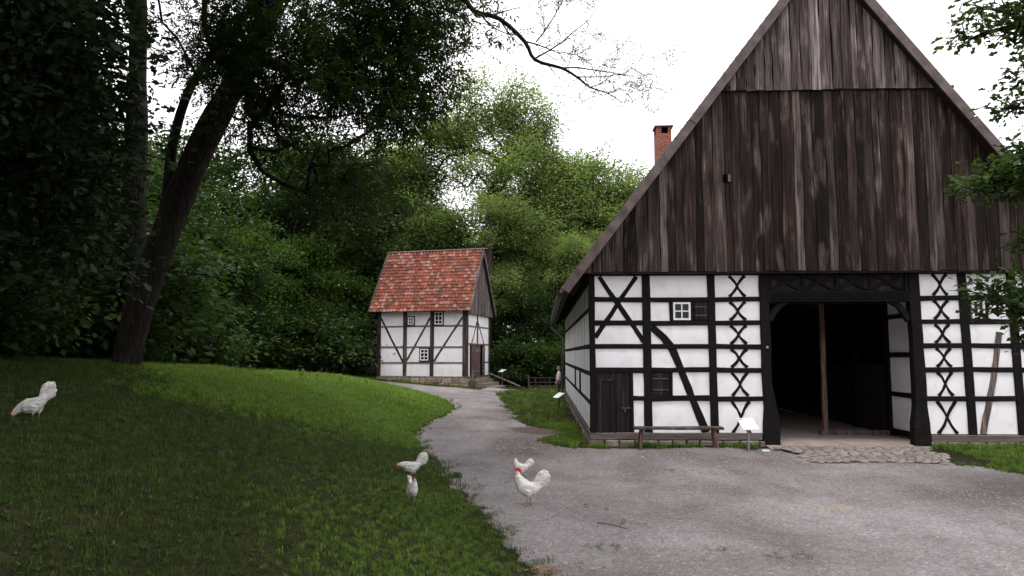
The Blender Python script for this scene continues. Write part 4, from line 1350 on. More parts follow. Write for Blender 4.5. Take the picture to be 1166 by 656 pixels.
def leaf_mesh(name, P, D, U, L, W, mat, tint, lobed=False):
    """one small folded blade for each leaf: P base, D along, U up, L long, W wide"""
    n_ = len(P); D = unit(D); S = unit(np.cross(D, U)); Nn = np.cross(S, D)
    L = np.broadcast_to(L, n_)[:, None]; W = np.broadcast_to(W, n_)[:, None]
    if not lobed:
        V = np.stack([P, P + D * L * .45 + S * W * .5 + Nn * W * .12, P + D * L, P + D * L * .45 - S * W * .5 + Nn * W * .12], 1)
        k = 4
    else:
        prof = [(0, 0), (.28, .34), (.40, .22), (.62, .50), (.74, .30), (1.0, .0), (.74, -.30), (.62, -.50), (.40, -.22), (.28, -.34)]
        V = np.stack([P + D * L * a + S * W * b + Nn * abs(b) * W * .2 for a, b in prof], 1); k = len(prof)
    return np_mesh(name, V.reshape(-1, 3), k, n_, np.arange(n_ * k), mat, {'tint': np.repeat(np.clip(tint, 0, 1), k)})


def cluster_leaves(r, C, D, per, spread, flat, L, W, droop=.25):
    n_ = len(C); idx = np.repeat(np.arange(n_), per)
    off = r.normal(size=(len(idx), 3)) * np.array([spread, spread, spread * flat])
    P = C[idx] + off
    d = unit(off * np.array([1, 1, .4]) + D[idx] * spread * .6 + r.normal(size=off.shape) * spread * .5); d[:, 2] -= droop
    U = unit(np.array([0, 0, 1.]) + r.normal(size=d.shape) * .55)
    tint = np.clip(.5 + r.normal(size=n_)[idx] * .22 + r.normal(size=len(idx)) * .17, 0, 1)
    sz = r.uniform(.5, 1.4, len(idx))
    return P, d, U, L * sz, W * sz, tint


def make_tree_meshes(seed, h, lobes, r0, n_t, per, spread, flat, L, W, leaf, bark, nclump=45, clump=1.3, lean=(0, 0), top=.8, droop=.25, shell=.45, step=1.0):
    r = np.random.default_rng(seed)
    k = 8; tr = [(lean[0] * (i / k) ** 1.5 * h + r.normal() * .12 * (i > 0), lean[1] * (i / k) ** 1.5 * h + r.normal() * .12 * (i > 0), -.3 + (h * top + .3) * i / k) for i in range(k + 1)]
    T = clump_targets(r, lobes, n=n_t, clump=clump, nclump=nclump, shell=shell)
    N, par, tip, dirs = skeleton(r, tr, T, step)
    tm = limb_mesh('trunk', N, par, tip, r0, .022, bark, len(tr), sides=5, power=.48)
    P, d, U, l, w, t = cluster_leaves(r, N[tip], dirs[tip], per, spread, flat, L, W, droop)
    return tm, leaf_mesh('crown', P, d, U, l, w, leaf, t)


def place_tree(name, meshes, x, y, rz, sc, label, cat='tree', group=None, dz=0.0, szz=None):
    e = empty(name, (x, y, gz(x, y) + dz), R(rz), label, cat, group)
    e.scale = (sc, sc, szz or sc)
    o1 = link_mesh('trunk', meshes[0], e); o2 = link_mesh('crown', meshes[1], e)
    return e



# kinds of tree for the wood behind
K_broad = make_tree_meshes(11, 17, [(0, 0, 11, 4.6, 4.6, 5.6), (1.5, -1, 6, 3.6, 3.6, 2.6), (-1.5, 1, 7, 3.4, 3.4, 2.6)], .34, 620, 34, .50, .55, .27, .15, 'leaf_wood', 'bark_dark', 60, 1.3)
K_bright = make_tree_meshes(12, 15, [(0, 0, 9.5, 4.4, 4.4, 5.0), (1.2, -1.5, 5, 3.4, 3.2, 2.6), (-2, -1, 5.5, 3, 3, 2.6)], .30, 620, 34, .48, .5, .25, .13, 'leaf_bright', 'bark_dark', 60, 1.2)
K_locust = make_tree_meshes(13, 24, [(0, 0, 16.5, 4.6, 4.2, 3.6, 110), (-3.4, 0, 19.4, 2.8, 2.8, 2.0, 44), (3.3, .5, 19.6, 2.9, 2.8, 2.0, 46), (-6.6, 0, 15.6, 2.8, 2.8, 2.0, 46), (6.4, 0, 16.2, 3.0, 2.8, 2.0, 46), (0, -1, 12, 5.6, 4.6, 3.0, 110), (-5.5, 0, 10, 3.4, 3.2, 2.6, 56), (5.0, 0, 10, 3.4, 3.2, 2.6, 56), (.3, 0, 21.8, 3.0, 2.8, 2.0, 46), (-1.8, 0, 23.4, 1.2, 1.2, .9, 6), (2.2, 0, 23.3, 1.2, 1.2, .9, 6)], .34, 2000, 50, .42, .8, .23, .12, 'leaf_locust', 'bark_grey', 95, 1.7, droop=.2, shell=.25, top=.62)
K_locust2 = make_tree_meshes(17, 18, [(0, 0, 13.5, 4.2, 4.0, 3.8, 90), (3.8, 0, 12.2, 3.6, 3.2, 2.8, 90), (-3.4, 0, 10, 3.4, 3.2, 2.6, 60), (1, -1, 7.5, 4.4, 3.8, 2.8, 80), (4.6, 0, 14.8, 2.4, 2.2, 1.5, 42)], .27, 1700, 48, .42, .8, .23, .12, 'leaf_locust', 'bark_grey', 75, 1.6, droop=.2, shell=.25, top=.6)
K_shrub = make_tree_meshes(14, 3.4, [(0, 0, 1.7, 1.9, 1.9, 1.6)], .07, 240, 30, .30, .6, .19, .11, 'leaf_wood', 'bark_dark', 34, .7, step=.5)
K_shrub2 = make_tree_meshes(15, 3.0, [(0, 0, 1.5, 1.8, 1.8, 1.4)], .07, 240, 30, .28, .5, .17, .10, 'leaf_bright', 'bark_dark', 34, .7, step=.5)
K_dense = make_tree_meshes(16, 12, [(0, 0, 7, 4.2, 4.2, 5.4), (0, 0, 3, 4.0, 4.0, 2.6)], .26, 640, 36, .50, .6, .28, .16, 'leaf_wood', 'bark_dark', 70, 1.2)

# the tall feathery trees behind the granary
place_tree('locust_tree', K_locust, -4.4, 57, 20, 1.04, 'tallest feathery light green tree rising behind the granary')
place_tree('locust_tree', K_locust2, 1.5, 58, 0, 1.08, 'feathery light green tree between the tallest tree and the barn roof')
place_tree('locust_tree', K_locust2, -11.5, 58, 150, 1.06, 'feathery green tree left of the tallest one, above the granary ridge')
place_tree('locust_tree', K_locust2, -1.2, 53.5, 70, .70, 'lower feathery green tree close behind the right end of the granary')
place_tree('locust_tree', K_locust2, 3.4, 54.0, 250, .66, 'low feathery green tree just left of the barn eave')
# the straight bare stem right of the granary gable
bs = empty('bare_trunk_tree', (-3.9, 50.8, gz(-3.9, 50.8)), 0, 'straight reddish bare trunk rising just behind the granary gable', 'tree')
r_ = np.random.default_rng(5)
tm = MB().tube([(0, 0, -.3), (.03, 0, 3), (.06, 0, 7), (.0, 0, 10.5), (.05, 0, 13.5)], [.34, .29, .25, .2, .10], 9); tm.build('trunk', 'bark_red', bs, smooth=True)
T_ = clump_targets(r_, [(0, 0, 13, 1.6, 1.6, 1.4), (.4, 0, 10.5, 1.3, 1.3, .7)], n=80, nclump=12, clump=.8)
N_, p_, t_, d_ = skeleton(r_, [(0, 0, 0), (.06, 0, 7), (0, 0, 9), (0, 0, 11), (.05, 0, 13.3)], T_, .6)
a_ = cluster_leaves(r_, N_[t_], d_[t_], 40, .45, .3, .19, .075, .1)
link_mesh('crown', leaf_mesh('crown', *a_[:5], 'leaf_locust', a_[5]), bs)

# the shaded wood: left of the granary, and behind it
GW1 = ('dark leafy tree of the shaded wood left of the granary', 'trees of the shaded wood')
for k, (x, y, rz, sc) in enumerate(((-15.5, 48, 0, 1.0), (-20, 45, 80, .95), (-25, 47, 160, 1.05), (-18, 55, 40, 1.15), (-27, 56, 220, .95), (-34, 50, 300, 1.1), (-23, 38, 20, .8),
                                    (-29, 40, 130, .95), (-36, 42, 60, 1.1), (-22, 31, 250, .8), (-28, 31, 100, .95), (-35, 33, 10, 1.1), (-25, 64, 70, .9), (-14, 66, 10, 1.05), (-36, 62, 190, 1.25), (-19, 50, 140, 1.15), (-23, 52, 15, 1.0), (-15, 54, 95, 1.1), (-30, 46, 35, 1.0), (-26, 35, 210, 1.05))):
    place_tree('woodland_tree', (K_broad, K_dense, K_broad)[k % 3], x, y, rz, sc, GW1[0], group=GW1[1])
GW2 = ('lighter green leafy tree at the edge of the shaded wood', 'light trees at the wood edge')
for x, y, rz, sc, w_ in ((-17.5, 40.5, 10, .62, 'second from left'), (-14.6, 45.2, 120, .66, 'nearest the granary'), (-20.5, 36, 200, .62, 'leftmost'), (-17.2, 47, 60, .9, 'the tallest, behind the others')):
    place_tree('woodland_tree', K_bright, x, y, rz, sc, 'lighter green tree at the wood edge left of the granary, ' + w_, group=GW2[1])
GW3 = ('dark green tree in the dense foliage between granary and barn', 'trees between granary and barn')
for k, (x, y, rz, sc) in enumerate(((-7.5, 54, 0, .85), (.6, 62, 50, 1.0), (-5.8, 64, 80, 1.1), (5.5, 60, 100, .95), (8.5, 56, 200, .8), (-1.6, 50.5, 10, .48), (1.6, 51.5, 150, .52), (4.6, 50.5, 20, .5), (-9.8, 51, 290, .8), (12, 62, 20, .8))):
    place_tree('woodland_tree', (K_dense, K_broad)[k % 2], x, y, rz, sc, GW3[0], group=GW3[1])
GW4 = ('low dark shrub in the undergrowth behind the lit meadow', 'undergrowth behind the meadow')
r_ = np.random.default_rng(31)
for k in range(26):
    t = k / 25; x = -12.8 - 9.5 * t + r_.normal() * .5; y = 44.6 - 12 * t + r_.normal() * .8
    place_tree('shrub', (K_shrub, K_shrub2)[k % 3 == 0], x, y, r_.uniform(0, 360), r_.uniform(.75, 1.35), GW4[0], 'shrub', GW4[1], -.15)
GW5 = ('leafy shrub in the undergrowth right of the granary', 'undergrowth right of the granary')
for k in range(14):
    x = -2.2 + 6.2 * k / 13 + r_.normal() * .3; y = 48.6 + r_.normal() * .7
    place_tree('shrub', (K_shrub, K_shrub2)[k % 2], x, y, r_.uniform(0, 360), r_.uniform(.7, 1.15), GW5[0], 'shrub', GW5[1], -.15)
GW6 = ('black-green bush in deep shade at the left edge', 'bushes in deep shade')
for k, (x, y, sc) in enumerate(((-14.2, 17.5, 1.5), (-16.2, 20.0, 1.8), (-13.6, 21.5, 1.3), (-15.8, 24.5, 1.8), (-18.5, 23, 2.2), (-17.8, 28.0, 2.0), (-20.5, 27, 2.4), (-14.9, 28.2, 1.25), (-12.4, 14.6, 1.0), (-21, 31, 1.8), (-17.0, 32.5, 1.2), (-19.5, 18.5, 2.4))):
    place_tree('bush', K_shrub, x, y, 47 * k, sc, GW6[0], 'bush', GW6[1], -.2)
GW7 = ('dark tree in deep shade behind the leaning trunk', 'trees in deep shade')
for k, (x, y, sc) in enumerate(((-20, 23, .9), (-24, 19, 1.0), (-17.5, 35, .8), (-25, 27, 1.1), (-19, 29.5, .75))):
    place_tree('woodland_tree', K_dense, x, y, 61 * k, sc, GW7[0], 'tree', GW7[1])


GW8_ADDED = ('unseen leafy tree added left of the camera to shade the bank', 'added shade trees beside the camera')
for k, (x, y, sc) in enumerate(((-13.5, 5.5, .95), (-9.5, -3.5, .9), (-15, -2, 1.05), (-18.5, 11, 1.05), (-12, -10, 1.0), (-19, 3, 1.1), (-6, -12, .9), (-22, 15, 1.1))):
    place_tree('woodland_tree', (K_dense, K_broad)[k % 2], x, y, 73 * k, sc, GW8_ADDED[0], 'tree', GW8_ADDED[1])  # out-of-view trees added to keep sky light off the bank


# ---- near trees, laid out limb by limb
def pinnate(r, C, D, per, L=.30, leaflet=.115, w=.036):
    idx = np.repeat(np.arange(len(C)), per); n_ = len(idx)
    d = unit(D[idx] * .5 + r.normal(size=(n_, 3)) * .75 + np.array([0, 0, -.45]))
    P = C[idx] + r.normal(size=(n_, 3)) * .16
    U = unit(np.array([0, 0, 1.]) + r.normal(size=(n_, 3)) * .35); S = unit(np.cross(d, U))
    tint = np.clip(.45 + r.normal(size=len(C))[idx] * .2 + r.normal(size=n_) * .12, 0, 1)
    sz = r.uniform(.8, 1.2, n_)[:, None]
    oP, oD, oU, oT = [], [], [], []
    for k in range(4):
        for s_ in (1, -1):
            q = P + d * (L * sz * (.25 + .22 * k)); q = q + np.array([0, 0, -1.]) * (.05 * ((.25 + .22 * k)) ** 2)
            oP.append(q); oD.append(unit(d * .55 + S * s_ * .8 + np.array([0, 0, -.25]) + r.normal(size=(n_, 3)) * .12)); oU.append(U); oT.append(tint)
    oP.append(P + d * L * sz); oD.append(d); oU.append(U); oT.append(tint)
    P, D_, U, t = map(np.concatenate, (oP, oD, oU, oT))
    sz = r.uniform(.8, 1.2, len(P))
    return P, D_, U, leaflet * sz, w * sz, t


def near_tree(name, label, trunk, r0, lobes, n_t, nclump, clump, seed, style, leaf, bark, per, cutz=None, step=.5, extra=None, minr=.008, lw=(.13, .08), spread=.12):
    r = np.random.default_rng(seed)
    base = trunk[0]; loc = (base[0], base[1], gz(base[0], base[1]) - .05)
    tr = smooth_trunk(trunk)
    T = clump_targets(r, lobes, n=n_t, nclump=nclump, clump=clump, shell=.3)
    N, par, tip, dirs = skeleton(r, tr, T, step)
    off = np.array(loc)
    e = empty(name, loc, 0, label, 'tree')
    link_mesh('trunk', limb_mesh('trunk', N - off, par, tip, r0, minr, bark, len(tr), 1.35, 7), e)
    if style == 'pinnate': a = pinnate(r, N[tip], dirs[tip], per)
    else: a = cluster_leaves(r, N[tip], dirs[tip], per, spread, .7, lw[0], lw[1], .15)
    link_mesh('crown', leaf_mesh('crown', a[0] - off, *a[1:5], leaf, a[5], style == 'lobed'), e)
    return e, off


ash, aoff = near_tree('leaning_ash_tree', 'large dark tree with thick trunk leaning right over the bank', [(-9.74, 16, 1.4), (-9.55, 16, 2.8), (-9.1, 16, 4.4), (-8.3, 16, 6.7), (-7.55, 16, 8.3), (-6.7, 15.9, 9.8), (-5.9, 15.5, 12), (-5.4, 15.2, 15), (-5.2, 15, 18)], .315,
    [(-5.2, 14.5, 13.5, 4.6, 5.0, 4.2, 60), (-3.2, 12.6, 7.9, 1.6, 1.8, 1.2, 22), (-4.9, 13.8, 7.7, 1.9, 2.0, 1.5, 17), (-5.9, 14.5, 8.8, 1.5, 1.8, 1.2, 22), (-2.5, 12.2, 8.9, 1.2, 1.8, 1.0, 26), (-2.9, 12.4, 7.0, .9, 1.2, .7, 14), (-6.2, 8, 10.5, 4.5, 4.5, 1.6, 40), (-5.2, 3.5, 10.5, 4, 4, 1.5, 30), (-5.5, 9.5, 10.8, 3.6, 3.8, 1.8, 34), (-2.6, 5.5, 12.4, 3.2, 4.2, 1.4, 30), (-4.3, 14.6, 5.9, 1.2, 1.5, 1.0, 12), (-7.4, 14.6, 9.2, 1.2, 1.4, 1.0, 10), (-8.6, 11.5, 11.6, 3.2, 3, 1.6, 24)],  # high overhead lobes lie out of view, added to shade the bank
    3900, 470, .75, 21, 'pinnate', 'leaf_ash', 'bark_dark', 6)
# second limb of the same tree
lm = MB().tube([Vector(p) - Vector(aoff) for p in smooth_trunk([(-9.0, 16.0, 4.9), (-8.85, 16, 6.0), (-8.8, 16, 7.2), (-8.35, 15.9, 8.6), (-7.5, 15.8, 9.7), (-6.7, 15.6, 10.6), (-6.0, 15.2, 12.5)], 4)], [.16 - .005 * i for i in range(25)], 8)
lm.build('limb', 'bark_dark', ash, smooth=True)


def twigs(m, r, p, d, L, rad, depth):
    """bare, crooked dead wood"""
    n_ = 5; pts = [Vector(p)]; dd = Vector(d).normalized()
    for k in range(n_):
        dd = (dd + Vector(r.normal(size=3)) * .16 + Vector((0, 0, .05 if depth < 3 else -.02))).normalized(); pts.append(pts[-1] + dd * (L / n_))
    rad = max(rad, .0048)
    m.tube(pts, [rad * (1 - .75 * k / n_) for k in range(n_ + 1)], 5 if depth > 1 else 4)
    if depth <= 0: return
    for k in range(1, n_ + 1):
        for _ in range(1 + (r.random() < .45)):
            a = r.uniform(.45, 1.1) * (1 if r.random() < .5 else -1)
            side = Vector((-dd.z, r.normal() * .35, dd.x)) * math.sin(a)
            twigs(m, r, pts[k], dd * math.cos(a) + side, L * r.uniform(.35, .6), rad * (1 - .7 * k / n_) * .55, depth - 1)


m = MB(); r_ = np.random.default_rng(9)
main = [(-4.6, 13.2, 10.4), (-2.6, 12.3, 9.1), (-1.5, 12, 8.62), (-1.2, 12, 8.30), (-.75, 12, 8.15), (-.30, 12, 7.72), (-.12, 12, 7.38), (.35, 12, 7.22), (.62, 12, 7.05), (.85, 12, 6.86), (1.15, 12, 6.75), (1.42, 12, 6.56)]
ms = [Vector(p) - Vector(aoff) for p in smooth_trunk(main, 3)]
m.tube(ms, [max(.008, (.060 * (1 - i / len(ms)) ** .85)) for i in range(len(ms))], 7)
for (p, d, L, rd, dp) in (((-.30, 12, 7.72), (1, .1, .12), 1.0, .017, 3), ((-.12, 12, 7.40), (.8, .1, .5), 1.4, .018, 3), ((.35, 12, 7.22), (1, -.1, .12), 1.4, .016, 3), ((.62, 12, 7.05), (1, .1, .25), 1.15, .013, 3), ((.85, 12, 6.86), (.9, 0, .35), .9, .010, 2),
                         ((-.75, 12, 8.15), (.6, .1, -.9), .9, .016, 1), ((-1.1, 12, 8.28), (.5, -.1, -.95), 1.2, .018, 1), ((.1, 12, 7.30), (.5, 0, -.9), .55, .010, 1), ((-.1, 12, 7.7), (.7, .1, .8), 1.3, .014, 3), ((1.15, 12, 6.75), (1, 0, .1), .55, .009, 1), ((-.9, 12, 8.2), (.9, .2, .5), .8, .014, 1)):
    twigs(m, r_, Vector(p) - Vector(aoff), d, L, rd, dp)
m.build('dead_branch', 'bark_dark', ash, smooth=True)

near_tree('upright_tree', 'straight dark upright trunk behind the leaning tree, left', [(-11.45, 19, 1.6), (-11.5, 19, 5), (-11.55, 19, 9), (-11.7, 19, 13), (-11.8, 19, 17)], .34,
    [(-12, 17.5, 16.5, 5.5, 6.5, 2.4, 70), (-13.5, 17.5, 9.0, 2.2, 2.4, 1.8, 26), (-13.2, 17, 6.0, 1.8, 2.0, 1.6, 24), (-14.5, 16.5, 12, 3, 3, 2, 20)], 1300, 190, .8, 23, 'lobed', 'leaf_oak', 'bark_dark', 22, lw=(.21, .13), spread=.3)  # wide unseen top lobe, thickened to block the sky
near_tree('shade_oak_tree', 'dark broad-leaved branches hanging into the upper left corner', [(-10.4, 9.3, 1.6), (-10.3, 9.3, 4.5), (-10.0, 9.2, 7.5), (-9.8, 9, 11)], .36,
    [(-7.2, 9.6, 6.0, 1.1, 1.4, 1.3, 26), (-7.4, 9.8, 4.3, 1.0, 1.3, .9, 16), (-6.9, 9.2, 6.8, .8, 1.1, .7, 12), (-9.5, 8.5, 10, 4.5, 5.0, 2.2, 40), (-9.0, 10.5, 7.8, 1.8, 2.0, 1.4, 24), (-8, 4, 9.5, 4, 4.4, 1.6, 36), (-11.5, 9, 6.5, 3.0, 5, 1.6, 30), (-13, 12, 5, 2, 3, 2, 20), (-8.7, 11.5, 5.4, 1.0, 1.2, 1.3, 12)], 2300, 260, .8, 24, 'lobed', 'leaf_oak', 'bark_dark', 26, lw=(.135, .085), spread=.24)  # upper lobes are unseen, spread wide to cut skylight
near_tree('right_oak_tree', 'oak branches with small lobed leaves reaching in from the right edge', [(11.2, 11.2, -.2), (11.1, 11.2, 2.5), (10.9, 11.2, 5), (10.7, 11.1, 8), (10.6, 11, 10)], .30,
    [(7.5, 11, 7.5, .72, .8, .28, 26), (7.75, 11, 6.75, .35, .4, .20, 6), (7.6, 11, 6.08, .36, .35, .12, 6), (7.3, 11, 4.95, .62, .5, .36, 26), (7.75, 11, 5.35, .4, .4, .3, 10), (7.6, 11, 4.0, .28, .3, .14, 5), (7.3, 11, 3.08, .66, .5, .22, 22), (7.6, 11, 2.75, .38, .4, .32, 12), (10.4, 11, 8.5, 2.2, 2.4, 2.2, 24)], 430, 95, .28, 25, 'lobed', 'leaf_wood', 'bark_dark', 15, step=.35, lw=(.115, .07), spread=.11, minr=.006)

# ------------------------------------------------------------------ grass, weeds, loose stones
def blade_proto(name, mat, nb, h, w, spread, seed, lean=.5, hv=.4):
    r = np.random.default_rng(seed); V, F, T = [], [], []
    for k in range(nb):
        a = r.uniform(0, 6.28); rr = spread * math.sqrt(r.random()); bx_, by_ = rr * math.cos(a), rr * math.sin(a)
        hh = h * r.uniform(1 - hv, 1 + hv); la = r.uniform(0, 6.28); ln = lean * hh * r.uniform(.2, 1.1)
        dx, dy = math.cos(la) * ln, math.sin(la) * ln; sx, sy = -math.sin(la) * w / 2, math.cos(la) * w / 2
        b = len(V); t = r.random()
        V += [(bx_ - sx, by_ - sy, -.015), (bx_ + sx, by_ + sy, -.015), (bx_ + dx * .35 + sx * .8, by_ + dy * .35 + sy * .8, hh * .6), (bx_ + dx * .35 - sx * .8, by_ + dy * .35 - sy * .8, hh * .6), (bx_ + dx, by_ + dy, hh * (1 - .25 * lean))]
        F += [(b, b + 1, b + 2, b + 3), (b + 3, b + 2, b + 4)]; T += [t] * 5
    me = bpy.data.meshes.new(name); me.from_pydata(V, [], F); me.materials.append(MAT[mat])
    at = me.attributes.new('tint', 'FLOAT', 'POINT'); at.data.foreach_set('value', T); me.update()
    return bpy.data.objects.new(name, me)


def weed_proto(name, mat, nl, L, W, seed):
    r = np.random.default_rng(seed); n_ = nl
    a = r.uniform(0, 6.28, n_); P = np.column_stack([np.cos(a) * .01, np.sin(a) * .01, r.uniform(0, .03, n_)])
    D = np.column_stack([np.cos(a), np.sin(a), r.uniform(.2, 1.1, n_)]); U = np.tile([0, 0, 1.], (n_, 1))
    me = leaf_mesh(name, P, D, U, L * r.uniform(.6, 1.2, n_), W, mat, r.random(n_)); return bpy.data.objects.new(name, me)


def stone_proto(name, seed):
    r = np.random.default_rng(seed); m = MB(); N_ = 6
    m.add([(math.cos(k * 1.047) * r.uniform(.8, 1.1), math.sin(k * 1.047) * r.uniform(.8, 1.1), -.2) for k in range(N_)] + [(math.cos(k * 1.047) * r.uniform(.5, .75), math.sin(k * 1.047) * r.uniform(.5, .75), r.uniform(.4, .65)) for k in range(N_)],
          [tuple(range(N_, 2 * N_))] + [(j, (j + 1) % N_, (j + 1) % N_ + N_, j + N_) for j in range(N_)])
    me = bpy.data.meshes.new(name); me.from_pydata(m.v, [], m.f); me.materials.append(MAT['path_stone']); me.update()
    return bpy.data.objects.new(name, me)


def scatter(name, P, sc, protos, label=None, cat=None, tilt=.12):
    me = bpy.data.meshes.new(name); me.vertices.add(len(P)); me.vertices.foreach_set('co', np.asarray(P, np.float32).ravel())
    r = np.random.default_rng(len(P))
    me.attributes.new('sc', 'FLOAT', 'POINT').data.foreach_set('value', np.asarray(sc, np.float32))
    rot = np.column_stack([r.normal(size=len(P)) * tilt, r.normal(size=len(P)) * tilt, r.uniform(0, 6.28, len(P))])
    me.attributes.new('rt', 'FLOAT_VECTOR', 'POINT').data.foreach_set('vector', rot.astype(np.float32).ravel())
    me.attributes.new('pk', 'INT', 'POINT').data.foreach_set('value', r.integers(0, len(protos), len(P)).astype(np.int32))
    g = bpy.data.node_groups.new(name, 'GeometryNodeTree')
    g.interface.new_socket('Geometry', in_out='INPUT', socket_type='NodeSocketGeometry'); g.interface.new_socket('Geometry', in_out='OUTPUT', socket_type='NodeSocketGeometry')
    gi, go = g.nodes.new('NodeGroupInput'), g.nodes.new('NodeGroupOutput')
    jn = g.nodes.new('GeometryNodeGeometryToInstance')
    for p in reversed(protos):
        oi = g.nodes.new('GeometryNodeObjectInfo'); oi.inputs['Object'].default_value = p
        g.links.new(oi.outputs['Geometry'], jn.inputs[0])
    ip = g.nodes.new('GeometryNodeInstanceOnPoints'); ip.inputs['Pick Instance'].default_value = True
    def na(nm, ty):
        q = g.nodes.new('GeometryNodeInputNamedAttribute'); q.data_type = ty; q.inputs['Name'].default_value = nm
        return [o for o in q.outputs if o.enabled][0]
    g.links.new(gi.outputs[0], ip.inputs['Points']); g.links.new(jn.outputs[0], ip.inputs['Instance'])
    g.links.new(na('pk', 'INT'), ip.inputs['Instance Index']); g.links.new(na('sc', 'FLOAT'), ip.inputs['Scale'])
    er = g.nodes.new('FunctionNodeEulerToRotation'); g.links.new(na('rt', 'FLOAT_VECTOR'), er.inputs[0]); g.links.new(er.outputs[0], ip.inputs['Rotation'])
    g.links.new(ip.outputs[0], go.inputs[0])
    o = link_mesh(name, me); md = o.modifiers.new('scatter', 'NODES'); md.node_group = g
    return tag(o, label, cat, None, 'stuff')


def in_view(P, m=.16):
    x, y = P[:, 0], P[:, 1]; c, s_ = math.cos(R(2.5)), math.sin(R(2.5))
    u, v = x * c + y * s_, -x * s_ + y * c
    return (v > 1.5) & (np.abs(u / np.maximum(v, .1)) < .73 + m)


def sample(n_, x0, x1, y0, y1, r, falloff=1.0):
    P = np.column_stack([r.uniform(x0, x1, n_), y0 * (y1 / y0) ** r.random(n_)]) if falloff else np.column_stack([r.uniform(x0, x1, n_), r.uniform(y0, y1, n_)])
    P = P[in_view(P)]; return P


def pnoise(P, f, ph=0.0):
    x, y = P[:, 0] * f + ph, P[:, 1] * f - ph
    return .5 + .25 * (np.sin(x * 1.3 + 1.7 * np.sin(y * .9)) + np.sin(y * 1.7 + 1.3 * np.sin(x * 1.1 + 2)))


r_ = np.random.default_rng(77)
short = [blade_proto('blade_tuft', 'grass_short_shade', 16, .055, .0065, .085, k, .9) for k in range(4)] + [blade_proto('blade_tuft', 'grass_short_shade', 9, .10, .007, .06, 9, .8)]
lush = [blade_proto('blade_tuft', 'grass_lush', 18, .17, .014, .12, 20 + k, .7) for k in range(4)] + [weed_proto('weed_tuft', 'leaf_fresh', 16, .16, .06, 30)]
barnp = [((P_[:, 0] > 1.1) & (P_[:, 1] > 17.25)) for P_ in ()]


def ok_ground(P):
    return ~((P[:, 0] > 1.02) & (P[:, 1] > 17.22)) & ~((P[:, 0] > 5.1) & (P[:, 0] < 9.1) & (P[:, 1] > 14.7))


def granary_clear(P):
    c, s_ = math.cos(R(-13)), math.sin(R(-13)); x, y = P[:, 0] - GO[0], P[:, 1] - GO[1]
    u, v = x * c + y * s_, -x * s_ + y * c
    return ~((u > -GL - .1) & (u < .2) & (v > -.1) & (v < GW + .1)) & ~((u > 0) & (u < 3.2) & (v > .2) & (v < 3.8))


# short turf on bank and path edge, the bank's shade put into its colour
P = sample(130000, -17, 2, 2.6, 30, r_); d = path_sdf(P)
lus = sstep(10.5, 20, P[:, 1] - .25 * (P[:, 0] + 5) + 3 * pnoise(P, .7) - 1.5) * sstep(-2.0, 1.0, P[:, 0] + .51 * P[:, 1])  # mask follows the shadow edge, thinning the dark grass where light falls
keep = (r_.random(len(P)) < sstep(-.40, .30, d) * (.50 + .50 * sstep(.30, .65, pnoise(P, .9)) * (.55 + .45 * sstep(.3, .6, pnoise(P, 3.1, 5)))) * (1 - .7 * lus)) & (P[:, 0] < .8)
P = P[keep]; d = d[keep]
sc = r_.uniform(.45, 1.0, len(P)) * (.6 + .55 * pnoise(P, .6, 3)) * (1 + .25 * np.exp(-((d - .35) / .3) ** 2)) * np.clip(P[:, 1] / 8, .75, 1.5)
scatter('short_shade_grass', np.column_stack([P, ground_z(P)]), sc, short, 'short sparse bank grass with the shade put in its colour', 'grass')
# lush meadow; its lit edge is laid by the mask and brighter colour
P = sample(170000, -18, -1.5, 11.5, 46, r_); d = path_sdf(P)
lus = sstep(10.0, 20.0, P[:, 1] - .25 * (P[:, 0] + 5) + 3 * pnoise(P, .7) - 1.5) ** 1.5 * sstep(-2.0, 1.0, P[:, 0] + .51 * P[:, 1]); edge = sstep(.0, 1.4, d)  # mask follows the shadow edge, bright grass thickens where light falls
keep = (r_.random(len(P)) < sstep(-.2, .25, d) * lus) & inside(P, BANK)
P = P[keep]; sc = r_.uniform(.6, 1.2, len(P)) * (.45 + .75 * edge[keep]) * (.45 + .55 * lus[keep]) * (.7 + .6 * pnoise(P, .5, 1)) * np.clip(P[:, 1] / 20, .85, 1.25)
P2 = sample(20000, -4.5, .5, 4.2, 17, r_); d2 = path_sdf(P2); k2 = (r_.random(len(P2)) < sstep(-.1, .5, d2) * sstep(3.4, .2, d2 + 1.4 * pnoise(P2, 1.1) - .6) ** 1.6 * .8) & inside(P2, BANK)  # lighter tufts brighten the path edge as if lit
scatter('edge_grass', np.column_stack([P2[k2], ground_z(P2[k2])]), r_.uniform(.16, .32, int(k2.sum())), lush[:4], 'grass in a lit green along the lower path edge', 'grass')
scatter('meadow_grass', np.column_stack([P, ground_z(P)]), sc, lush, 'lush bright green meadow grass on the mound, light in its colour', 'grass')
# lawn between the path, the barn and the granary, strips along the barn foot
P = np.concatenate([sample(60000, -30, 12, 13, 52, r_), sample(26000, -.2, 5.6, 16.4, 22, r_), sample(20000, 8, 13.5, 11.5, 17.3, r_)]); d = path_sdf(P)
foot = (P[:, 1] < 17.5) & (P[:, 0] > -.3)
keep = (r_.random(len(P)) < sstep(-.30, .35, d) * np.where(foot & (P[:, 0] < 6), .30 * sstep(.42, .6, pnoise(P, 2.3, 4)), np.where(foot, .5, 1.0))) & ~inside(P, BANK) & ok_ground(P) & granary_clear(P)
P = P[keep]; sc = r_.uniform(.35, .8, len(P)) * np.clip(P[:, 1] / 22, .7, 1.2) * (1 + .5 * (np.abs(P[:, 1] - 17.0) < .35))
scatter('lawn_grass', np.column_stack([P, ground_z(P)]), sc, lush[:2] + short[:4], 'mown grass along the barn foot and beyond the path', 'grass')
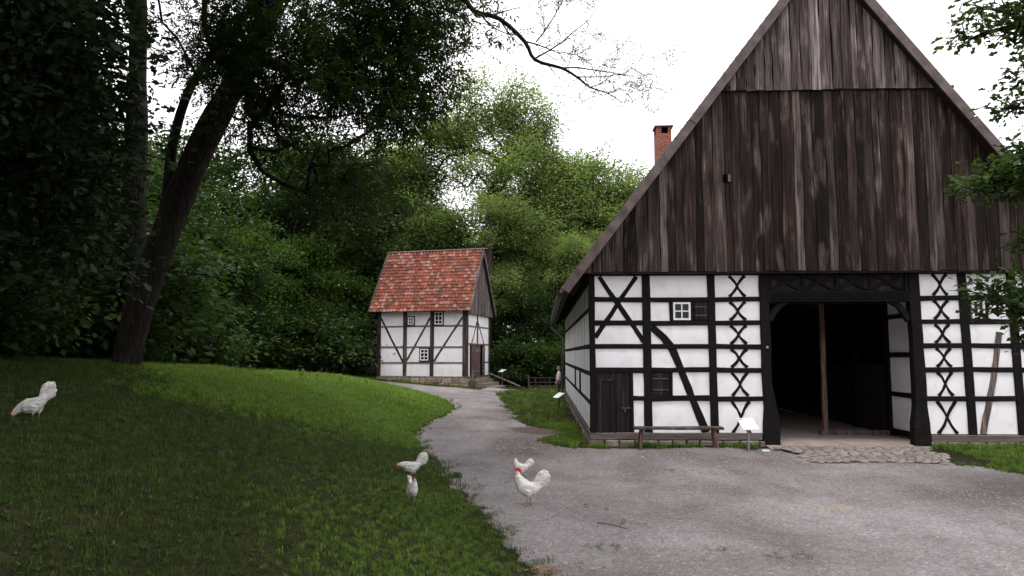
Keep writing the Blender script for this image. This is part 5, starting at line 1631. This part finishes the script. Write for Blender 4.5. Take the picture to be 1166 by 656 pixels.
# stray tufts out on the gravel
C_ = np.array([(2.5, 13.6), (3.0, 13.3), (.7, 10.3), (1.9, 8.2), (1.1, 9.4), (.6, 8.4), (2.6, 8.0), (.3, 7.6)])
P = np.concatenate([c + r_.normal(size=(int(r_.integers(4, 12)), 2)) * np.array([.16, .09]) for c in C_])
scatter('stray_grass', np.column_stack([P, ground_z(P)]), r_.uniform(.3, .65, len(P)), short, 'stray tufts of grass growing out of the gravel', 'grass')
# loose stones
P = sample(60000, -5, 12, 4.5, 32, r_); d = path_sdf(P); P = P[(d < .1) & ok_ground(P)]
sz = np.clip(r_.lognormal(-5.0, .45, len(P)), .004, .022) * np.clip(P[:, 1] / 9, .8, 1.6)
scatter('gravel', np.column_stack([P, ground_z(P)]), sz, [stone_proto('pebble', k) for k in range(5)], 'loose grey gravel stones lying over yard and path', 'gravel', .3)
# dead leaves and clover on the shaded bank
P = sample(7000, -12, 0, 3, 18, r_); P = P[(path_sdf(P) > .1)][:2600]
scatter('bank_weeds', np.column_stack([P, ground_z(P)]), r_.uniform(.25, .6, len(P)), [weed_proto('weed', 'grass_short_shade', 9, .075, .035, k) for k in (40, 41)], 'small broad-leaved weeds in the bank turf with the shade put in their colour', 'weeds')

# bare brown earth between path and barn corner
NB = 26; be = MB(); ctr = (.05, 20.5)
pts = [(ctr[0] + 1.05 * math.cos(2 * math.pi * k / NB) * (1 + nj(.16)), ctr[1] + 1.15 * math.sin(2 * math.pi * k / NB) * (1 + nj(.16))) for k in range(NB)]
mid = [(ctr[0] + (x - ctr[0]) * .6, ctr[1] + (y - ctr[1]) * .6) for x, y in pts]
be.add([(x, y, gz(x, y) + .003) for x, y in pts] + [(x, y, gz(x, y) + .014) for x, y in mid] + [(ctr[0], ctr[1], gz(*ctr) + .016)],
       [(k, (k + 1) % NB, (k + 1) % NB + NB, k + NB) for k in range(NB)] + [(k + NB, (k + 1) % NB + NB, 2 * NB) for k in range(NB)])
mat_simple('bare_soil', (.055, .038, .033), (.105, .077, .068), 5, .95, .7, 6, .03)
tag(be.build('bare_earth', 'bare_soil', smooth=True), kind='structure')

# yellow-topped weeds standing along the crest of the mound
mat_simple('flower_yellow', (.30, .34, .10), (.40, .43, .16), 20, .7, .1)
wl_ = ('leftmost', 'second from left', 'third from left', 'fourth from left', 'fifth from left', 'rightmost')
for k, (x, y, h) in enumerate(((-10.6, 25.2, .55), (-10.1, 25.5, .50), (-8.9, 25.6, .70), (-8.4, 26.0, .62), (-7.7, 26.6, .66), (-6.9, 27.4, .55))):
    e = empty('meadow_weed', on(x, y), 0, 'tall weed with pale yellow flowers on the meadow crest, ' + wl_[k], 'weed', 'flowering weeds on the meadow crest')
    r = np.random.default_rng(100 + k); m = MB(); tops = []
    m.tube([(0, 0, -.05), (.03, 0, h * .5), (.02 + nj(.05), 0, h)], [.012, .009, .005], 5)
    for q in range(6):
        a = r.uniform(0, 6.28); z0_ = h * r.uniform(.4, .8); t_ = Vector((math.cos(a) * .14, math.sin(a) * .14, z0_ + .2 * h)); m.tube([(.02, 0, z0_), t_], [.006, .004], 4); tops.append(t_)
    m.build('stem', 'leaf_fresh', e)
    P = np.array([[0.02, 0, h * t] for t in r.uniform(.15, .8, 16)]); a = r.uniform(0, 6.28, 16)
    link_mesh('foliage', leaf_mesh('foliage', P, np.column_stack([np.cos(a), np.sin(a), r.uniform(-.1, .6, 16)]), np.tile([0, 0, 1.], (16, 1)), np.full(16, .17), .055, 'leaf_fresh', r.random(16)), e)
    f = MB()
    for t_ in tops + [Vector((.02, 0, h))]:
        for q in range(5):
            c = t_ + Vector(r.normal(size=3)) * .028; f.loft([ell_ring(c + Vector((0, 0, dz)), (1, 0, 0), (0, 1, 0), rr, rr, 6) for dz, rr in ((-.008, .004), (0, .013), (.008, .008))])
    f.build('flower_head', 'flower_yellow', e)

# odds and ends on the gravel
e = MB(); r = np.random.default_rng(3)
for k in range(70):
    a = r.uniform(0, 6.28); p = Vector((r.normal() * .09, r.normal() * .06, .004 + abs(r.normal()) * .02)); L = r.uniform(.05, .12)
    e.tube([p, p + Vector((math.cos(a) * L, math.sin(a) * L, r.normal() * .012))], .003, 4)
o = e.build('straw_wisp', 'straw'); o.location = (.02, 7.35, 0); tag(o, 'small matted wisp of brown straw on the gravel at the bottom edge', 'straw')
o = MB().tube([(0, 0, .01), (.12, -.1, .02), (.28, -.22, .012), (.36, -.32, .01)], [.007, .006, .005, .003], 5).build('twig', 'twig_brown'); o.location = (.70, 9.45, 0); tag(o, 'thin dark fallen twig lying on the gravel right of the rooster', 'twig')
P = np.array([4.25, 10.5]) + r.normal(size=(150, 2)) * np.array([.26, .22]); q = [stone_proto('kernel', 50)]; q[0].data.materials[0] = MAT['grain']
scatter('scattered_grain', np.column_stack([P, np.zeros(len(P))]), r.uniform(.004, .009, len(P)), q, 'patch of yellow grain strewn on the gravel yard', 'grain')
m = MB().box(-.07, .07, -.03, .03, 0, .025, 0, .010); o = m.build('white_rag', 'white_paint'); o.location = (5.05, 16.45, 0); tag(o, 'crumpled white scrap in the grass beside the gateway', 'scrap')
